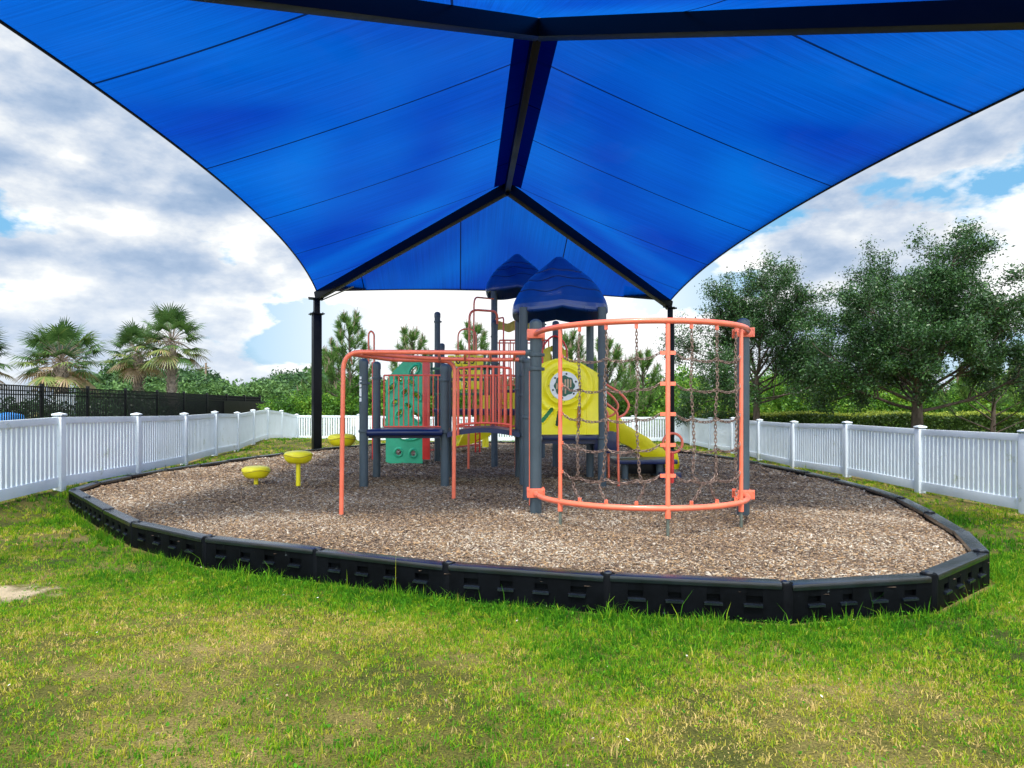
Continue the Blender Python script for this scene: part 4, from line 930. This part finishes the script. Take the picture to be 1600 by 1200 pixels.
# dark screen mesh fixed along the fence's far end, and things by the pool
MB().box((-14.95,38.8,1.2),(0.02,7.0,1.3)).build('screen_mesh', M['black'], bf)
sc1 = thing('pool_screen', 'white slatted privacy screen behind the black fence', 'screen', (-18.2,26.5,0.2))
for k in range(7): MB().box((-17.9+0.14*k,26.5,1.15),(0.07,0.04,1.7)).build('slat', M['white'], sc1)
MB().box((-17.48,26.53,1.7),(1.0,0.03,0.06)).build('rail', M['white'], sc1)
tb = thing('pool_cart', 'rounded bright blue covered cart behind the black fence', 'cart', (-16.6,22.2,0.3))
MB().lathe((-16.5,22.3,.45),[(0.40,0.0),(0.52,0.2),(0.52,0.55),(0.40,0.78),(0.1,0.86)],18).build('cover', M['blue'], tb)
for x_, y_ in ((-16.8,22.1),(-16.2,22.1),(-16.5,22.6)): MB().cyl((x_,y_,.0),(x_,y_,.47),0.04,10).build('leg', M['label'], tb)
ut = thing('utility_pole', 'thin distant utility pole above the treeline', 'utility pole', (-36,80,0))
MB().tube([(-36,80,0),(-36,80,6.9)],[0.16,0.11],10).build('pole', M['wood'], ut); MB().box((-36,79.9,6.3),(1.2,0.1,0.1)).build('cross_arm', M['wood'], ut)
# ------------------------------------------------------------------ plants
def leaf_quads(c, size, rnd, fold=0.3, asp=0.45, updir=None, bias=0.0):
    m_ = len(c); a = rng.uniform(0, 2*math.pi, m_); ph = rng.normal(0, 0.7, m_)+bias
    u = np.stack([np.cos(a)*np.cos(ph), np.sin(a)*np.cos(ph), np.sin(ph)], -1)
    w_ = rng.normal(0, 1, (m_,3)); w_ -= (w_*u).sum(1,keepdims=True)*u; w_ /= np.linalg.norm(w_,axis=1,keepdims=True)+1e-9
    s = size[:,None]; V = np.stack([c-u*s, c-w_*s*asp, c+u*s, c+w_*s*asp], 1).reshape(-1,3)
    return V, np.arange(m_*4).reshape(-1,4), np.repeat(np.clip(rnd,0,1),4)
def grow(mb, tips, p, d, ln, r, lev, maxlev, nk, up=0.15, wig=0.18, ratio=0.62, sp=(0.5,1.0)):
    n_ = 5; pts = [p.copy()]; q = p.copy(); dd = d.copy()
    for i in range(n_):
        dd = (dd+Vector((random.gauss(0,wig),random.gauss(0,wig),random.gauss(0,wig)+up*0.3))).normalized(); q = q+dd*ln/n_; pts.append(q.copy())
    rr = [max(0.004, r*(1-0.75*i/n_)) for i in range(n_+1)]; mb.tube(pts, rr, 6 if lev < 2 else 4, caps=False)
    if lev >= maxlev: tips += [(pts[i], lev) for i in range(1, n_+1)]; return
    if lev >= maxlev-1: tips += [(pts[i], lev) for i in (3,4,5)]
    for k in range(nk[lev]):
        t_ = random.uniform(0.30, 1.0); i = min(n_-1, int(t_*n_)); b_ = pts[i].lerp(pts[i+1], t_*n_-i)
        ax = dd.orthogonal().normalized(); ax.rotate(Matrix.Rotation(random.uniform(0,6.283),3,dd)); nd = (dd*math.cos(s_:=random.uniform(*sp))+ax*math.sin(s_)); nd.z += up; nd.normalize()
        grow(mb, tips, b_, nd, ln*ratio*random.uniform(0.7,1.15)*(1.15-0.45*t_), rr[i]*0.6, lev+1, maxlev, nk, up, wig, ratio, sp)
def oak(name, label, x, y, height, spread, nl, seed, trunk_r=0.17, bare=1.7, lean=0):
    random.seed(seed); z0 = float(gz(x,y)); t_ = thing(name, label, 'tree', (x,y,z0)); mb = MB(); tips = []
    tp = [Vector((x+lean*(i/5)**2, y, z0+bare*1.9*i/5)) for i in range(6)]; mb.tube(tp, [trunk_r*(1.2-0.55*i/5) for i in range(6)], 10)
    nl1 = 20
    for k in range(nl1):
        f_ = k/(nl1-1); a = k*2.4+random.uniform(-.4,.4); el_ = R(9+72*f_**1.1+random.uniform(-6,6)); d = Vector((math.cos(a)*math.cos(el_), math.sin(a)*math.cos(el_), math.sin(el_)))
        st_ = tp[3].lerp(tp[5], min(1, f_*1.6)); Hh = height-bare*1.9
        ln = (spread**-2*math.cos(el_)**2+(Hh)**-2*math.sin(el_)**2)**-0.5*random.uniform(0.80,1.06)
        grow(mb, tips, st_, d, ln*0.80, trunk_r*0.33, 0, 2, [11,7,0], 0.06, 0.13, 0.42, (0.5,1.1))
    mb.build('trunk', M['bark'], t_, ang=80)
    tp_ = np.array([list(p) for p, _ in tips]); m_ = nl; pick = rng.integers(0, len(tp_), m_)
    c = tp_[pick]+rng.normal(0, 0.15, (m_,3))*np.array([1,1,0.8])
    ctr = np.array([x,y,z0+height*0.55]); clump = (np.random.default_rng(seed).random(len(tp_)))[pick]
    V, Fq, rn = leaf_quads(c, rng.uniform(0.028,0.062,m_), 0.25+0.35*clump+rng.normal(0,0.16,m_), asp=0.42)
    np_mesh('crown', V, Fq, M['oak'], t_, {'rnd': rn}); return t_
oak('oak_tree', 'large dark green oak behind the right fence, the nearer and broader of the two', 13.1, 22.0, 7.5, 4.7, 150000, 5, 0.19, 1.15)
oak('oak_tree', 'smaller sparse crowned oak behind the right fence, beside the climbing net', 9.2, 25.6, 7.7, 3.9, 90000, 21, 0.13, 1.4)
def pine(label, x, y, H, seed, n_tuft=26):
    random.seed(seed); z0 = float(gz(x,y)); t_ = thing('pine_tree', label, 'tree', (x,y,z0)); mb = MB(); tips = []
    mb.tube([(x,y,z0),(x+.05,y,z0+H*.5),(x,y,z0+H-0.3)], [0.10,0.06,0.02], 8)
    for k in range(n_tuft):
        f_ = (k+1)/n_tuft; z_ = z0+H*(0.22+0.73*f_); a = k*2.39996; ln = (1.0-f_)*1.45+0.80; e = R(22+38*f_); d = Vector((math.cos(a)*math.cos(e), math.sin(a)*math.cos(e), math.sin(e)))
        p0 = Vector((x,y,z_-0.35)); mid = p0+d*ln*0.6; end = mid+(d+Vector((0,0,0.9))).normalized()*ln*0.5; mb.tube([p0,mid,end],[0.03,0.02,0.012],5); tips.append((mid.lerp(end,.3),end))
        for s_ in range(2):
            dd = (d+Vector((random.uniform(-.8,.8),random.uniform(-.8,.8),.5))).normalized(); e2 = mid+dd*ln*0.42; mb.tube([mid,e2],[0.014,0.010],4); tips.append((mid,e2))
    tips.append((Vector((x,y,z0+H-0.7)), Vector((x,y,z0+H-0.15))))
    mb.build('trunk', M['bark'], t_, ang=80)
    cs = []; us = []; mc = MB()
    for a_, b_ in tips:
        a_ = np.array(a_); b_ = np.array(b_); ax = (b_-a_)/np.linalg.norm(b_-a_); n_ = 120; f_ = rng.uniform(0,1,n_); c = a_+(b_-a_)*f_[:,None]
        v = rng.normal(0,1,(n_,3)); v -= (v@ax)[:,None]*ax; v /= np.linalg.norm(v,axis=1,keepdims=True); u = v*0.72+ax*0.75; u /= np.linalg.norm(u,axis=1,keepdims=True); cs.append(c); us.append(u)
        if random.random() < 0.75:
            B = Vector(b_); 
            for q in range(random.randint(1,4)):
                o_ = Vector((random.uniform(-.10,.10),random.uniform(-.10,.10),0)); mc.tube([B-Vector((0,0,.05)), B+o_+Vector((0,0,random.uniform(.15,.38)))], [0.022,0.009], 4)
    c = np.concatenate(cs); u = np.concatenate(us); m_ = len(c); ln = rng.uniform(0.20,0.34,m_); sd_ = np.cross(u, rng.normal(0,1,(m_,3))); sd_ /= np.linalg.norm(sd_,axis=1,keepdims=True)
    V = np.stack([c-sd_*0.009, c+sd_*0.009, c+u*ln[:,None]+sd_*0.002, c+u*ln[:,None]-sd_*0.002],1).reshape(-1,3)
    V[:, 2] -= 0.0
    np_mesh('needles', V, np.arange(m_*4).reshape(-1,4), M['pine'], t_, {'rnd': np.repeat(np.clip(rng.normal(0.6,0.2,m_),0,1),4)})
    if mc.v: mc.build('candles', M['candle'], t_)['kind'] = 'stuff'
pine('young long needle pine left of the play structure, right beside the left canopy column', -8.15, 34, 6.0, 1, 30)
pine('young pine behind the green climbing wall, with a broad bushy top', -5.0, 34, 5.2, 2, 26)
pine('young pine behind the tall coral hoops of the play structure', -1.9, 34.5, 5.6, 3, 26)
pine('young pine seen under the blue roof just left of its right rear post', 2.9, 33, 4.9, 4, 24)
pine('broad young pine right of the roof posts, behind the chain net', 4.6, 33, 4.6, 6, 26)
pine('thin young pine just right of the black canopy column', 6.9, 36, 4.2, 8, 22)
pine('small pine at the far left of the gap, just right of the left column', -9.6, 36, 4.3, 9, 22)
pine('brownish young pine under the big oak at the right', 17.3, 24.5, 3.4, 10, 20)
# scrub, hedge and far wood read as masses
def blobs(name, blist, leaf, dens, mat, label, cat, shell=0.55, br=0.5, topb=0.25):
    Vs = []; Rn = []
    for (x, y, z, rx, ry, rz) in blist:
        n_ = int(dens*(rx*rz+ry*rz+rx*ry)); d = rng.normal(0,1,(n_,3)); d /= np.linalg.norm(d,axis=1,keepdims=True); rad = (shell+(1-shell)*rng.random(n_)**0.6)
        lump = 1+0.16*np.sin(d[:,0]*7+x)*np.cos(d[:,2]*6+y)+0.12*np.sin(d[:,1]*11+z*3+d[:,2]*9)+rng.normal(0,0.05,n_)
        c = np.stack([x+d[:,0]*rx*rad*lump, y+d[:,1]*ry*rad*lump, z+d[:,2]*rz*rad*lump],-1); c = c[c[:,2] > 0.02]; m_ = len(c)
        tone = br+rng.uniform(-.18,.18)
        V, Fq, rn = leaf_quads(c, leaf*rng.uniform(0.6,1.4,m_), tone+0.14*np.sin(c[:,0]*3.1+c[:,2]*4)+rng.normal(0,0.16,m_), asp=0.5); Vs.append(V); Rn.append(rn)
    V = np.concatenate(Vs); o = np_mesh(name, V, np.arange(len(V)).reshape(-1,4), mat, attrs={'rnd': np.concatenate(Rn)}); tag(o, label, cat, kind='stuff'); return o
random.seed(4); bl = []
for k in range(70):
    d = random.uniform(33,44); px_ = random.uniform(500,1130) if k < 44 else random.uniform(1100,1640); x_ = (px_-800)*d/F; h = random.uniform(0.9,1.9) if px_ < 760 else random.uniform(0.9,2.2)
    if 690 < px_ < 860: h *= 0.8
    bl.append((x_, d, h*0.75, random.uniform(0.9,1.7), random.uniform(0.8,1.4), h))
blobs('scrub', bl, 0.085, 900, M['scrub'], 'dense bright green scrub growing beyond the white fences', 'scrub')
bl = [((470+k*17-800)*33/F, 32.2+0.3*(k % 2), 0.9, 0.85, 0.8, 1.15+0.15*math.sin(k)) for k in range(-2,4)]
blobs('shrubs', bl, 0.06, 1500, M['scrub'], 'rounded clipped green bushes behind the left canopy column', 'shrubs', br=0.42)
bl = [(-17.0-random.uniform(0,1.6), y_, 0.8, 1.2, 1.3, random.uniform(1.0,1.35)) for y_ in np.arange(24, 60, 1.5)]
blobs('shrubs', bl, 0.07, 900, M['oak'], 'dark shrubs filling the ground behind the black metal fence', 'shrubs', br=0.30)
# clipped hedge along the right
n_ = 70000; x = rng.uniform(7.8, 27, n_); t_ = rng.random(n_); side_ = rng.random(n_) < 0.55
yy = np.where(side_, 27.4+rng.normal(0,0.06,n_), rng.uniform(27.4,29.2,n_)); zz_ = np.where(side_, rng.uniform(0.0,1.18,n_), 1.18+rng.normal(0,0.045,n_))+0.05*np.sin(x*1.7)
V, Fq, rn = leaf_quads(np.stack([x,yy,zz_],-1), rng.uniform(0.03,0.075,n_), np.where(side_, 0.28, 0.80)+rng.normal(0,0.16,n_))  # leaf tone carries the light: sunlit top, shaded side
ho = np_mesh('hedge', V, Fq, M['hedge'], None, {'rnd': rn}); tag(ho, 'long low clipped hedge, its leaves tinted sunlit yellow green on top and shaded below, beyond the right fence', 'hedge')
# far wood
random.seed(12); bl = []
for k in range(150):
    d = random.uniform(75,125); px_ = random.uniform(120,1700) if k > 70 else random.uniform(150,520); x_ = (px_-800)*d/F
    top_px = 585+18*math.sin(px_*0.021)+9*math.sin(px_*0.055) if px_ < 560 else 600+10*math.sin(px_*0.03)
    H = 1.4+(640-top_px)*d/F; bl.append((x_, d, H*0.52, random.uniform(2.0,4.0), 2.5, H*0.5*random.uniform(0.72,1.04)))
blobs('far_wood', bl, 0.24, 95, M['wood_leaf'], 'far off green wood along the horizon', 'wood', shell=0.5, br=0.5)
bl = [((px_-800)*60/F, 60, 2.0, 2.2, 2, 1.9) for px_ in range(150, 480, 34)]
blobs('wood_edge', bl, 0.16, 170, M['wood_leaf'], 'lighter green low trees at the near edge of the far wood', 'wood', br=0.75)
# ---- cabbage palms
def palm(label, x, y, H, seed, R_=1.85, dead=0.22):
    random.seed(seed); z0 = 0.25; t_ = thing('palm_tree', label, 'tree', (x,y,z0), 'cabbage palms beyond the black fence'); mb = MB()
    ht = H-R_*0.85; mb.tube([(x+.03*math.sin(i),y,z0+ht*i/8) for i in range(9)], [0.24-0.05*(i/8) for i in range(9)], 14)
    tr_ = mb.build('trunk', M['palmbark'], t_)
    mb = MB()
    for k in range(90):   # old leaf bases, criss-crossed up the trunk
        f_ = k/90; z_ = z0+0.5+(ht-0.5)*f_; a = k*2.39996; s_ = 1 if k % 2 else -1; o_ = Vector((math.cos(a),math.sin(a),0)); tg = Vector((-math.sin(a),math.cos(a),0))*s_
        p0 = Vector((x,y,z_))+o_*0.20; mb.tube([p0, p0+o_*0.07+tg*0.06+Vector((0,0,0.16)), p0+o_*0.16+tg*0.10+Vector((0,0,0.30))],[0.035,0.028,0.012],5)
    mb.build('leaf_bases', M['palmbark'], t_)
    top = Vector((x,y,z0+ht)); Vl = []; Rl = []; mb = MB(); nf = 46
    for k in range(nf):
        f_ = (k+0.5)/nf; a = k*2.39996+random.uniform(-.2,.2); e = R(80-125*f_+random.uniform(-8,8)); d = Vector((math.cos(a)*math.cos(e),math.sin(a)*math.cos(e),math.sin(e)))
        pl = R_*random.uniform(0.42,0.72); base = top+Vector((0,0,0.15)); hub = base+d*pl+Vector((0,0,-0.10*pl)); mb.tube([base, base+d*pl*.5+Vector((0,0,.02)), hub],[0.018,0.014,0.009],4)
        sd_ = d.cross(Vector((0,0,1))); sd_ = sd_.normalized() if sd_.length > .1 else Vector((1,0,0)); isdead = (f_ > 1-dead); tone = random.uniform(0.80,1.0) if isdead else random.uniform(0.2,0.6)+(0.2 if f_ > 0.6 else 0)
        upn = sd_.cross(d).normalized(); nlf = 24
        for j in range(nlf):
            g = (j/(nlf-1)-0.5)*R(235); ld = d*math.cos(g)+sd_*math.sin(g)+upn*(-0.25*abs(math.sin(g)) if not isdead else 0); ln = R_*random.uniform(0.36,0.46)*(0.72+0.28*math.cos(g)); ld.normalize()
            p1 = hub+ld*ln*0.55; tip = hub+ld*ln+Vector((0,0,-0.22*ln*(1.2 if isdead else random.uniform(.2,1.3)))); nrm_ = ld.cross(upn).normalized()*0.032
            Vl += [hub-nrm_*0.3, hub+nrm_*0.3, p1+nrm_, p1-nrm_, p1-nrm_, p1+nrm_, tip+nrm_*0.12, tip-nrm_*0.12]; Rl += [tone+random.gauss(0,.06)]*8
    mb.build('leaf_stalks', M['candle'], t_)
    V = np.array([list(v) for v in Vl]); np_mesh('fronds', V, np.arange(len(V)).reshape(-1,4), M['palm'], t_, {'rnd': np.clip(np.array(Rl),0,1)})
palm('broad cabbage palm with browned lower fronds, at the left', -19.9, 30, 4.95, 1, 2.1, 0.20)
palm('darker cabbage palm standing close behind the broad left one', -21.9, 33, 4.8, 2, 1.7)
palm('shorter palm of the close pair, on the left of it', -20.1, 36.6, 5.7, 3, 2.0, 0.12)
palm('taller palm of the close pair, on the right of it', -17.6, 35.2, 6.35, 4, 2.1, 0.06)
palm('palm cut off by the left edge of the photo', -21.2, 26.5, 4.5, 5, 1.7)
